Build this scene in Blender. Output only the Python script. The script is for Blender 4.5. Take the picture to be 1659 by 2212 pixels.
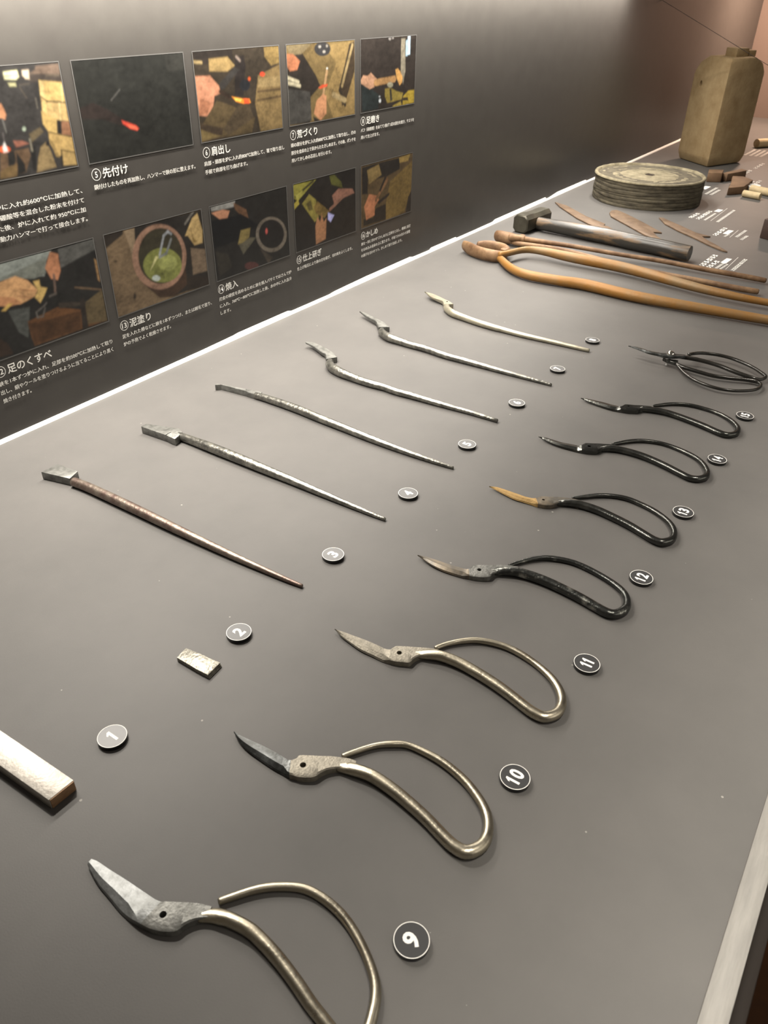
import bpy, bmesh, math, json, random
import numpy as np
from mathutils import Vector, Matrix

for o in list(bpy.data.objects):
    bpy.data.objects.remove(o)
sc = bpy.context.scene
COL = sc.collection
random.seed(4)

# ------------------------------------------------------------------ camera
cam_d = bpy.data.cameras.new('camera')
cam_d.sensor_fit = 'HORIZONTAL'
cam_d.sensor_width = 36.0
cam_d.lens = 36.0 * 1676.4746 / 1659.0
cam_d.clip_start = 0.01
cam = bpy.data.objects.new('camera', cam_d)
COL.objects.link(cam)
YAW, PITCH, ROLL = 0.583266, -0.602490, 0.019818
fw = Vector((math.cos(YAW) * math.cos(PITCH), math.sin(YAW) * math.cos(PITCH), math.sin(PITCH)))
rt = Vector((math.sin(YAW), -math.cos(YAW), 0.0))
up = rt.cross(fw)
r2 = rt * math.cos(ROLL) + up * math.sin(ROLL)
u2 = -rt * math.sin(ROLL) + up * math.cos(ROLL)
M = Matrix((r2, u2, -fw)).transposed().to_4x4()
M.translation = Vector((0, 0, 0.43))
cam.matrix_world = M
cam_d.dof.use_dof = True
cam_d.dof.focus_distance = 0.82
cam_d.dof.aperture_fstop = 26.0
sc.camera = cam

# ------------------------------------------------------------------ world, lights, exposure
w = bpy.data.worlds.new('world')
sc.world = w
w.use_nodes = True
w.node_tree.nodes['Background'].inputs[0].default_value = (1.0, 0.86, 0.74, 1)
w.node_tree.nodes['Background'].inputs[1].default_value = 0.07

def area(name, loc, target, sx, sy, power, color):
    d = bpy.data.lights.new(name, 'AREA')
    d.shape = 'RECTANGLE'
    d.size, d.size_y, d.energy, d.color = sx, sy, power, color
    o = bpy.data.objects.new(name, d)
    COL.objects.link(o)
    o.location = loc
    dirn = (Vector(target) - Vector(loc)).normalized()
    z = -dirn
    x = Vector((1, 0, 0))
    y = z.cross(x).normalized()
    x = y.cross(z).normalized()
    o.rotation_euler = Matrix((x, y, z)).transposed().to_euler()
    return o

# LED bar along the top of the back panel, inside the case
led = area('led_bar', (1.20, 0.738, 0.452), (1.20, 0.69, 0.0), 1.96, 0.016, 15.6, (1.0, 0.935, 0.84))
led.data.spread = math.radians(150)
# small unseen lamps added for crisper shadows and a lighter tall block
for lx, pw in ((0.42, 3.6), (0.95, 2.3), (1.55, 1.0), (2.12, 1.5)):
    cl = area('added_lamp', (lx, 0.70, 0.74), (lx + 0.02, 0.60, 0.0), 0.03, 0.03, pw, (1.0, 0.93, 0.83))
    cl.data.spread = math.radians(115)
# warm lamp at the far end of the case
area('end_lamp', (3.28, 0.55, 0.60), (3.42, 0.58, 0.0), 0.3, 0.08, 14.0, (1.0, 0.70, 0.52))
# gallery downlight washing the front edge of the case
dl = area('downlight', (0.75, -0.15, 1.15), (0.75, -0.13, 0.0), 2.2, 0.06, 5.6, (1.0, 0.93, 0.82))
dl.data.spread = math.radians(34)
# unseen fill light added on the gallery side to brighten the panel
area('gallery_fill', (0.9, -1.9, 1.15), (0.9, 0.766, 0.15), 2.4, 0.9, 14.0, (1.0, 0.92, 0.80))

vs = sc.view_settings
vs.view_transform = 'Standard'
vs.look = 'None'
vs.exposure = 0.0
vs.gamma = 1.0
vs.use_curve_mapping = False

DATA = json.loads('''{"s9":{"pairs":[[122.5,280.9,119.2,280.5],[123.6,276.1,117.3,275.3],[124.2,266.7,114.6,265.7],[125.3,254.7,112.9,254.5],[126.1,242.5,111.0,241.1],[126.6,229.1,111.7,230.1],[129.0,224.8,114.0,218.8],[131.9,220.1,119.5,209.2],[135.1,215.0,125.6,207.0],[138.1,209.8,130.4,204.3],[141.2,202.3,135.1,199.4]],"nb":6,"tube":[[134.2,204.8,4.7],[138.4,199.4,4.6],[140.7,193.6,4.4],[142.1,188.5,4.0],[143.9,177.3,4.0],[143.4,168.4,3.9],[141.8,157.4,3.9],[139.7,147.6,3.8],[136.8,136.7,3.8],[133.6,126.0,3.7],[131.0,114.1,3.6],[129.2,106.1,3.6],[129.9,100.1,3.4],[133.7,96.4,3.3],[139.9,96.1,3.2],[144.1,97.0,3.0],[155.2,101.5,2.9],[163.8,109.1,2.7],[173.5,124.9,2.7],[180.0,143.5,2.8],[180.2,164.4,2.7],[173.1,178.6,2.6],[163.8,189.5,2.5],[152.2,198.2,2.3],[146.8,202.0,2.2]],"hole":[122.8,220.9]},"s10":{"pairs":[[238.8,277.3,238.6,277.3],[238.7,270.7,234.7,268.8],[239.9,260.4,232.5,259.5],[241.2,249.6,231.7,247.8],[241.6,240.6,231.3,236.5],[241.6,234.4,231.7,227.8],[240.8,229.7,232.1,223.6],[244.5,226.8,233.2,220.0],[247.8,226.4,234.4,215.8],[252.1,220.0,239.3,208.7],[255.1,214.9,244.5,206.8],[258.4,210.0,248.7,205.0],[261.2,204.7,253.5,200.5],[264.3,198.2,257.2,194.5],[265.3,193.1,258.5,189.7]],"nb":7,"tube":[[256.6,201.2,4.8],[258.7,196.2,4.8],[259.8,192.6,4.7],[262.4,179.2,4.3],[261.7,163.7,4.3],[259.4,148.7,4.2],[255.9,132.5,4.1],[251.3,117.4,4.1],[249.5,108.6,4.2],[251.0,101.3,4.3],[260.7,96.3,3.9],[272.8,98.9,3.2],[281.7,105.2,3.1],[288.3,114.6,3.1],[294.5,127.6,3.0],[298.5,144.3,2.9],[299.1,158.1,2.6],[297.7,173.0,2.3],[292.5,182.1,2.4],[284.3,191.8,2.1],[271.0,200.8,2.0],[265.5,204.2,1.8]],"hole":[243.0,219.9]},"s11":{"pairs":[[359.3,281.8,359.6,281.3],[360.7,273.9,356.5,273.8],[362.0,263.8,354.4,263.4],[363.3,253.9,352.7,252.1],[363.9,244.3,353.0,240.9],[363.9,237.2,353.3,231.4],[363.8,232.3,354.6,226.7],[366.5,231.3,355.3,223.8],[369.6,230.2,356.3,221.0],[371.7,227.1,358.5,216.9],[374.1,223.1,361.1,212.5],[376.4,219.0,366.7,212.0],[379.3,214.0,371.7,209.7],[382.6,207.9,376.3,204.4],[385.2,201.3,378.7,197.7]],"nb":7,"tube":[[372.2,215.2,4.4],[374.7,211.1,4.4],[376.6,207.5,4.4],[381.0,197.4,4.4],[382.9,182.5,4.4],[381.9,166.9,4.3],[379.4,149.6,4.3],[375.5,132.8,4.2],[371.5,118.9,4.2],[370.7,111.6,4.2],[372.2,106.1,4.1],[380.4,100.9,3.9],[392.5,102.4,3.4],[402.5,109.0,3.3],[410.6,119.4,3.0],[416.6,133.7,2.7],[420.0,149.6,2.8],[420.1,164.2,2.6],[414.8,181.5,2.6],[406.1,192.6,2.4],[396.3,201.0,2.1],[388.1,205.5,2.0]],"hole":[365.0,224.3]},"s12":{"pairs":[[478.7,278.8,479.4,279.2],[481.1,271.5,477.1,271.8],[482.4,262.7,474.4,260.7],[483.4,252.5,473.9,250.3],[484.5,243.2,474.9,240.3],[485.8,235.5,476.4,231.4],[485.2,231.1,478.0,226.6],[489.1,229.8,479.1,223.1],[493.3,229.3,480.5,219.7],[497.3,223.8,483.4,214.5],[500.8,218.7,487.6,210.5],[503.7,214.7,492.4,210.3],[507.8,209.2,498.1,206.4],[510.9,203.3,503.1,200.1],[513.8,196.5,506.0,193.4]],"nb":7,"tube":[[495.4,213.8,4.5],[498.4,210.4,4.5],[500.5,207.4,4.5],[506.4,196.6,4.5],[509.3,183.5,4.5],[510.1,168.1,4.5],[508.9,152.1,4.4],[506.8,136.1,4.4],[503.7,120.9,4.3],[501.9,110.4,4.3],[504.9,104.0,4.0],[514.7,99.7,3.9],[525.3,101.2,3.3],[534.8,106.7,3.1],[541.7,116.6,2.9],[547.3,132.5,2.7],[550.6,150.7,2.7],[550.0,165.5,2.6],[543.5,182.1,2.6],[534.2,192.5,2.3],[523.2,200.4,1.9],[514.5,205.1,1.7]],"hole":[490.1,222.4]},"s13":{"pairs":[[618.7,279.9,619.3,279.8],[622.2,272.6,618.1,272.5],[622.8,261.8,615.8,260.8],[622.9,250.8,614.0,248.9],[622.9,241.2,615.1,238.6],[624.1,235.1,615.9,230.8],[623.3,231.0,616.0,225.5],[626.4,229.1,616.8,221.9],[629.2,228.0,618.0,217.8],[632.3,223.1,620.6,213.8],[636.1,216.8,624.0,211.3],[639.3,211.6,628.8,208.8],[642.2,205.0,634.4,202.8],[644.6,198.8,637.0,195.4],[645.6,192.7,637.3,190.3]],"nb":7,"tube":[[630.5,210.8,4.1],[633.3,207.3,4.1],[635.2,204.3,4.1],[639.3,194.5,4.1],[640.9,184.5,4.1],[640.8,170.6,4.1],[638.1,154.8,4.0],[634.5,139.1,4.0],[629.9,125.8,3.9],[625.4,113.9,3.9],[624.5,108.8,3.9],[625.2,103.6,4.0],[634.8,97.7,3.6],[647.5,98.8,3.1],[658.1,104.4,3.1],[667.5,113.9,2.7],[674.6,127.3,2.7],[678.5,141.7,2.6],[680.2,156.8,2.6],[676.4,170.6,2.4],[668.7,183.0,2.4],[659.6,192.5,2.2],[650.6,201.9,1.7]],"hole":[625.4,222.9]},"s14":{"pairs":[[745.1,283.1,746.4,283.3],[748.2,275.5,743.1,275.1],[748.3,265.3,740.6,264.3],[748.5,255.3,740.0,253.3],[750.7,246.8,740.8,243.6],[752.1,239.4,741.8,234.7],[751.5,234.9,742.9,229.9],[756.0,233.4,744.1,225.1],[759.2,232.1,745.8,221.2],[761.8,227.9,747.6,218.1],[763.8,224.7,750.0,215.1],[766.5,220.5,754.2,214.1],[769.4,215.1,759.7,211.7],[773.0,208.7,764.1,205.6],[775.3,201.7,767.6,198.6]],"nb":7,"tube":[[758.7,216.4,3.9],[761.9,212.9,3.9],[764.1,209.9,3.9],[768.7,200.0,3.9],[770.9,187.8,3.9],[771.0,172.3,3.9],[768.3,156.5,3.8],[763.6,140.5,3.8],[758.3,125.3,3.7],[755.4,115.7,3.7],[758.5,107.5,3.7],[767.7,102.4,3.6],[779.4,103.7,3.1],[791.1,110.0,3.0],[801.6,119.3,2.7],[808.5,132.4,2.6],[813.2,149.4,2.4],[814.0,165.3,2.3],[808.2,181.9,2.4],[799.9,193.0,2.3],[789.7,201.8,2.1],[780.6,208.6,1.7]],"hole":[754.9,226.4]},"s15":{"pairs":[[867.1,282.0,868.6,282.1],[870.6,274.8,865.0,273.6],[871.8,264.8,863.8,264.5],[873.0,254.8,862.5,253.6],[872.9,245.7,861.8,243.0],[873.3,238.2,862.7,235.0],[870.4,233.1,864.4,229.3],[874.6,230.8,865.4,224.6],[879.3,229.6,866.9,220.1],[882.3,224.1,869.8,215.5],[884.3,219.7,872.4,211.4],[888.0,213.4,877.9,209.5],[891.0,206.9,882.9,203.7],[893.3,201.5,884.1,198.6]],"nb":7,"tube":[[879.3,215.5,3.9],[881.6,211.4,3.9],[883.4,208.1,3.9],[887.9,196.1,3.9],[890.3,183.1,3.9],[889.2,167.7,3.8],[885.8,150.7,3.8],[881.7,134.6,3.8],[877.0,120.5,3.7],[874.9,110.6,3.7],[878.2,104.5,3.5],[887.6,99.6,3.4],[900.4,101.1,3.2],[911.0,107.3,3.0],[920.8,117.0,2.7],[929.2,132.6,2.4],[931.3,148.5,2.4],[930.9,163.2,2.4],[925.7,177.5,2.3],[917.7,188.5,2.1],[909.3,196.2,1.9],[904.0,201.6,1.6]],"hole":[877.1,224.7]},"up":{"pairs":[[1034.6,282.8,1036.1,283.1],[1039.4,274.9,1035.0,276.8],[1040.2,265.7,1033.8,266.1],[1039.5,254.9,1031.8,254.0],[1038.4,242.1,1033.6,242.0],[1043.4,231.4,1032.6,233.1],[1047.3,223.4,1034.3,224.5],[1049.4,218.0,1040.5,217.3],[1052.6,209.9,1049.3,207.8]],"nb":5,"tube":[[1045.4,223.3,13.0,3.0],[1049.7,218.3,12.1,3.0],[1052.4,214.3,11.2,3.0],[1058.3,196.9,10.3,3.0],[1060.5,181.6,9.4,2.9],[1059.3,163.4,8.6,2.9],[1055.4,147.7,7.7,2.9],[1052.6,132.5,6.8,2.9],[1051.7,119.4,5.9,2.9],[1054.2,111.3,5.0,2.3],[1060.8,107.1,5.0,2.3],[1068.4,106.3,5.6,2.3],[1074.9,112.9,6.2,2.3],[1085.0,125.7,6.8,2.3],[1092.9,142.1,7.4,2.4],[1097.1,158.0,8.0,2.4],[1096.6,173.0,8.6,2.4],[1091.8,187.0,9.2,2.4],[1085.5,196.8,9.8,2.4],[1076.6,203.6,10.4,2.4],[1067.1,207.9,11.0,2.4]],"rivet":[1043.2,226.4]},"lo":{"tube":[[1036.2,220.8,7.5,2.8],[1035.7,216.0,7.2,2.8],[1032.5,210.4,6.8,2.8],[1030.0,199.1,6.5,2.8],[1028.2,180.1,6.2,2.7],[1028.2,161.9,5.8,2.7],[1035.0,142.2,5.5,2.7],[1042.3,126.2,5.2,2.7],[1046.0,115.0,4.8,2.7],[1044.4,108.3,4.5,2.2],[1036.3,105.2,4.5,2.2],[1024.9,106.2,4.7,2.1],[1014.5,111.5,4.9,2.1],[1004.9,120.9,5.1,2.1],[996.9,132.8,5.3,2.1],[992.6,149.1,5.5,2.1],[995.2,167.4,5.7,2.2],[1001.7,183.5,5.9,2.2],[1014.1,198.1,6.1,2.2],[1027.8,208.9,6.3,2.2],[1034.0,213.6,6.5,2.3]],"pairs":[[1038.0,234.2,1046.0,235.3],[1035.5,230.0,1034.2,228.5],[1037.6,224.6,1032.6,221.9],[1040.5,218.2,1031.4,216.1],[1040.7,214.0,1032.8,212.9]],"nb":0,"pin":[1041.2,228.1]},"r3":{"tube":[[378.4,626.3,4.9],[379.3,617.3,4.9],[380.2,603.5,5.0],[380.6,573.4,5.1],[380.9,530.4,5.0],[380.9,490.8,4.7],[381.4,451.3,4.1],[382.3,413.7,3.5],[383.6,383.9,2.9],[385.2,354.8,2.3],[386.8,337.7,1.8]],"top":[[367.7,663.1],[387.4,662.3],[390.3,634.1],[376.4,628.9]]},"r4":{"tube":[[507.4,611.7,4.6],[507.9,606.1,4.7],[508.5,587.2,5.0],[508.5,562.1,5.5],[508.7,523.8,5.5],[508.6,486.6,5.0],[509.0,452.8,4.4],[508.7,417.8,3.7],[508.8,385.0,3.0],[509.1,353.3,2.3],[509.9,335.4,1.8]],"top":[[493.1,656.0],[500.9,656.5],[506.2,642.3],[511.1,628.7],[514.2,617.7],[511.3,609.4],[502.8,605.8],[495.0,603.7],[494.9,611.4],[495.5,618.2]],"crack":[[495.4,618.3],[499.2,618.6],[503.4,618.7]]},"r5":{"tube":[[634.9,611.6,4.1],[635.9,597.3,4.5],[636.1,571.1,4.8],[635.1,539.4,4.9],[632.9,514.2,4.8],[630.8,475.3,4.5],[628.6,437.1,4.1],[627.9,401.7,3.5],[628.5,368.2,2.8],[630.0,342.2,2.2],[631.2,329.7,1.7]],"pairs":[[622.3,667.4,626.8,668.3],[630.3,658.0,628.0,656.8],[633.9,642.2,630.0,639.5],[636.9,629.3,631.7,625.4],[637.1,628.4,631.5,623.0],[639.2,621.4,631.9,615.6],[641.3,613.3,632.5,608.5],[642.5,607.8,635.0,603.1]],"nb":4},"r6":{"tube":[[769.1,598.2,6.2],[762.5,595.2,5.7],[752.8,583.7,6.1],[747.2,565.5,6.0],[745.3,542.4,5.1],[744.6,517.8,4.9],[746.8,495.7,4.6],[745.4,479.8,4.4],[747.7,452.3,4.1],[749.0,424.8,3.6],[751.0,398.4,3.2],[752.9,372.6,2.8],[753.5,340.2,2.3]],"pairs":[[797.7,664.3,795.0,661.1],[802.9,654.2,792.9,649.6],[800.2,641.1,787.5,635.7],[797.8,629.6,783.2,625.9],[793.3,617.6,781.1,616.9],[788.9,607.5,776.1,612.0],[780.8,595.7,767.4,603.8]],"nb":5},"r7":{"tube":[[903.2,605.7,6.1],[896.9,602.4,5.9],[890.0,593.9,5.8],[883.6,578.9,6.0],[883.4,561.6,5.2],[882.5,544.1,4.7],[882.9,516.6,4.7],[879.5,487.8,4.4],[880.1,457.4,4.2],[881.0,427.9,3.7],[881.6,398.9,3.2],[882.7,370.9,2.8],[883.5,343.3,2.3],[883.9,329.2,1.9]],"pairs":[[940.3,672.9,940.9,672.3],[941.7,662.9,933.8,659.4],[934.7,644.5,926.7,643.1],[929.6,629.8,921.2,629.0],[925.1,616.6,912.8,621.2],[914.0,599.7,904.0,612.6]],"nb":4},"r8":{"tube":[[1048.5,580.9,5.7],[1038.8,575.2,5.7],[1032.1,567.8,5.6],[1023.8,554.6,5.6],[1020.1,533.8,5.1],[1014.9,506.8,4.8],[1012.3,477.2,4.6],[1013.2,465.8,4.1],[1012.5,433.6,3.7],[1014.4,403.4,3.4],[1016.4,373.9,3.1],[1017.6,344.7,2.8],[1019.0,332.1,2.5]],"pairs":[[1077.6,639.7,1079.6,640.3],[1078.6,626.0,1065.7,622.2],[1073.6,610.3,1061.7,609.2],[1067.5,596.3,1058.4,595.7],[1062.7,583.2,1052.5,590.1],[1055.8,573.1,1045.1,584.6]],"nb":4},"bar":[[146.7,402.9],[149.3,329.5],[131.2,330.1],[129.0,376.4]],"piece":[[265.2,360.3],[276.3,361.9],[280.2,329.7],[265.6,328.3]],"hammer_handle":[[1567.0,666.3,12.2],[1564.7,614.6,13.2],[1561.3,556.0,14.3],[1557.8,495.4,14.6],[1550.1,454.3,14.7],[1546.8,404.9,14.8],[1542.7,378.3,15.0],[1539.4,343.3,14.2]],"hammer_head":[[1524.4,699.4],[1530.4,674.8],[1527.0,657.1],[1491.2,687.2],[1524.0,668.3],[1578.7,645.9],[1590.0,655.9],[1546.0,687.8]],"tongs_low":[[1325.3,636.2,9.6,6.2],[1311.5,620.0,9.6,6.3],[1282.5,591.8,9.6,7.2],[1262.9,564.6,9.6,7.6],[1255.5,535.4,9.6,8.2],[1257.9,505.0,9.6,8.4],[1261.3,475.7,9.6,8.6],[1268.4,437.4,9.7,9.3],[1260.7,368.6,9.6,9.0],[1262.1,306.3,9.6,8.4],[1267.8,247.9,9.6,7.8],[1273.3,191.5,9.6,7.3],[1278.2,148.3,9.6,6.9],[1283.5,97.8,9.6,6.3],[1288.3,59.4,9.6,5.6]],"tongs_up":[[1312.0,623.3,17.0,5.3],[1334.5,614.1,16.5,5.7],[1359.4,608.0,15.9,5.7],[1380.6,595.2,15.4,6.3],[1388.3,564.5,14.8,7.5],[1385.9,530.0,14.3,8.7],[1386.6,486.7,13.8,9.3],[1388.0,415.0,13.2,9.3],[1372.4,341.9,12.7,8.2],[1357.8,273.4,12.2,7.3],[1353.8,211.3,11.6,6.2],[1356.7,165.1,11.1,5.5],[1360.7,111.6,10.5,5.1],[1361.8,70.5,10.0,4.7]],"tongs2_a":[[1424.6,659.1,18.0,6.5],[1431.0,647.6,16.8,5.7],[1439.4,632.4,15.6,5.2],[1445.7,602.0,14.4,4.9],[1457.1,560.4,13.2,4.3],[1464.0,517.6,12.0,4.3],[1469.9,443.8,10.8,3.9],[1482.1,376.0,9.6,4.2],[1482.5,307.0,8.4,4.4],[1488.7,242.2,7.2,4.7],[1491.4,196.2,6.0,4.3]],"tongs2_b":[[1435.1,660.6,8.0,4.9],[1428.2,645.2,7.8,4.6],[1432.9,618.8,7.6,4.9],[1438.8,586.2,7.4,4.8],[1443.8,553.8,7.2,4.3],[1435.7,504.2,7.0,4.4],[1420.5,425.3,6.8,4.5],[1415.8,354.3,6.6,4.4],[1417.8,288.6,6.4,4.6],[1416.6,224.8,6.2,4.8],[1420.4,193.3,6.0,4.5]],"jaw1":[[1343.1,709.0],[1316.6,672.8],[1319.4,646.0],[1332.6,634.3],[1326.7,699.4],[1318.6,673.6],[1308.8,647.4],[1298.0,619.0]],"jaw2":[[1345.8,685.1],[1364.2,673.4],[1371.2,655.6],[1372.8,637.5],[1352.9,624.1],[1325.9,627.8]],"jaw3":[[1446.4,693.8],[1443.7,671.3],[1463.6,671.4],[1429.2,687.4],[1448.2,676.2],[1432.8,656.4],[1435.2,633.6]],"pivot1":[1306.1,618.7],"tmpl":[[[1817.9,734.9],[1801.0,696.8],[1736.5,624.5],[1699.9,566.8],[1684.3,564.2],[1684.1,554.4],[1666.7,537.5],[1645.6,521.5],[1647.0,536.3],[1658.9,572.1],[1709.2,635.5],[1783.2,707.9]],[[1798.4,594.4],[1821.5,598.5],[1834.3,590.7],[1819.4,567.5],[1763.6,505.1],[1704.5,444.9],[1700.1,462.7],[1669.3,443.6],[1632.3,412.5],[1637.4,423.7],[1665.0,467.9],[1716.7,522.4],[1770.8,580.5]],[[1826.3,490.2],[1830.3,482.6],[1810.6,460.6],[1782.2,425.1],[1749.0,387.5],[1738.4,354.6],[1728.3,369.9],[1704.8,351.9],[1683.5,330.5],[1646.7,298.0],[1648.3,307.7],[1674.8,343.9],[1709.1,381.8],[1741.3,422.4],[1782.0,463.4]]],"wheel":[1999.6,579.0,128.2,57.0]}''')
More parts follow.
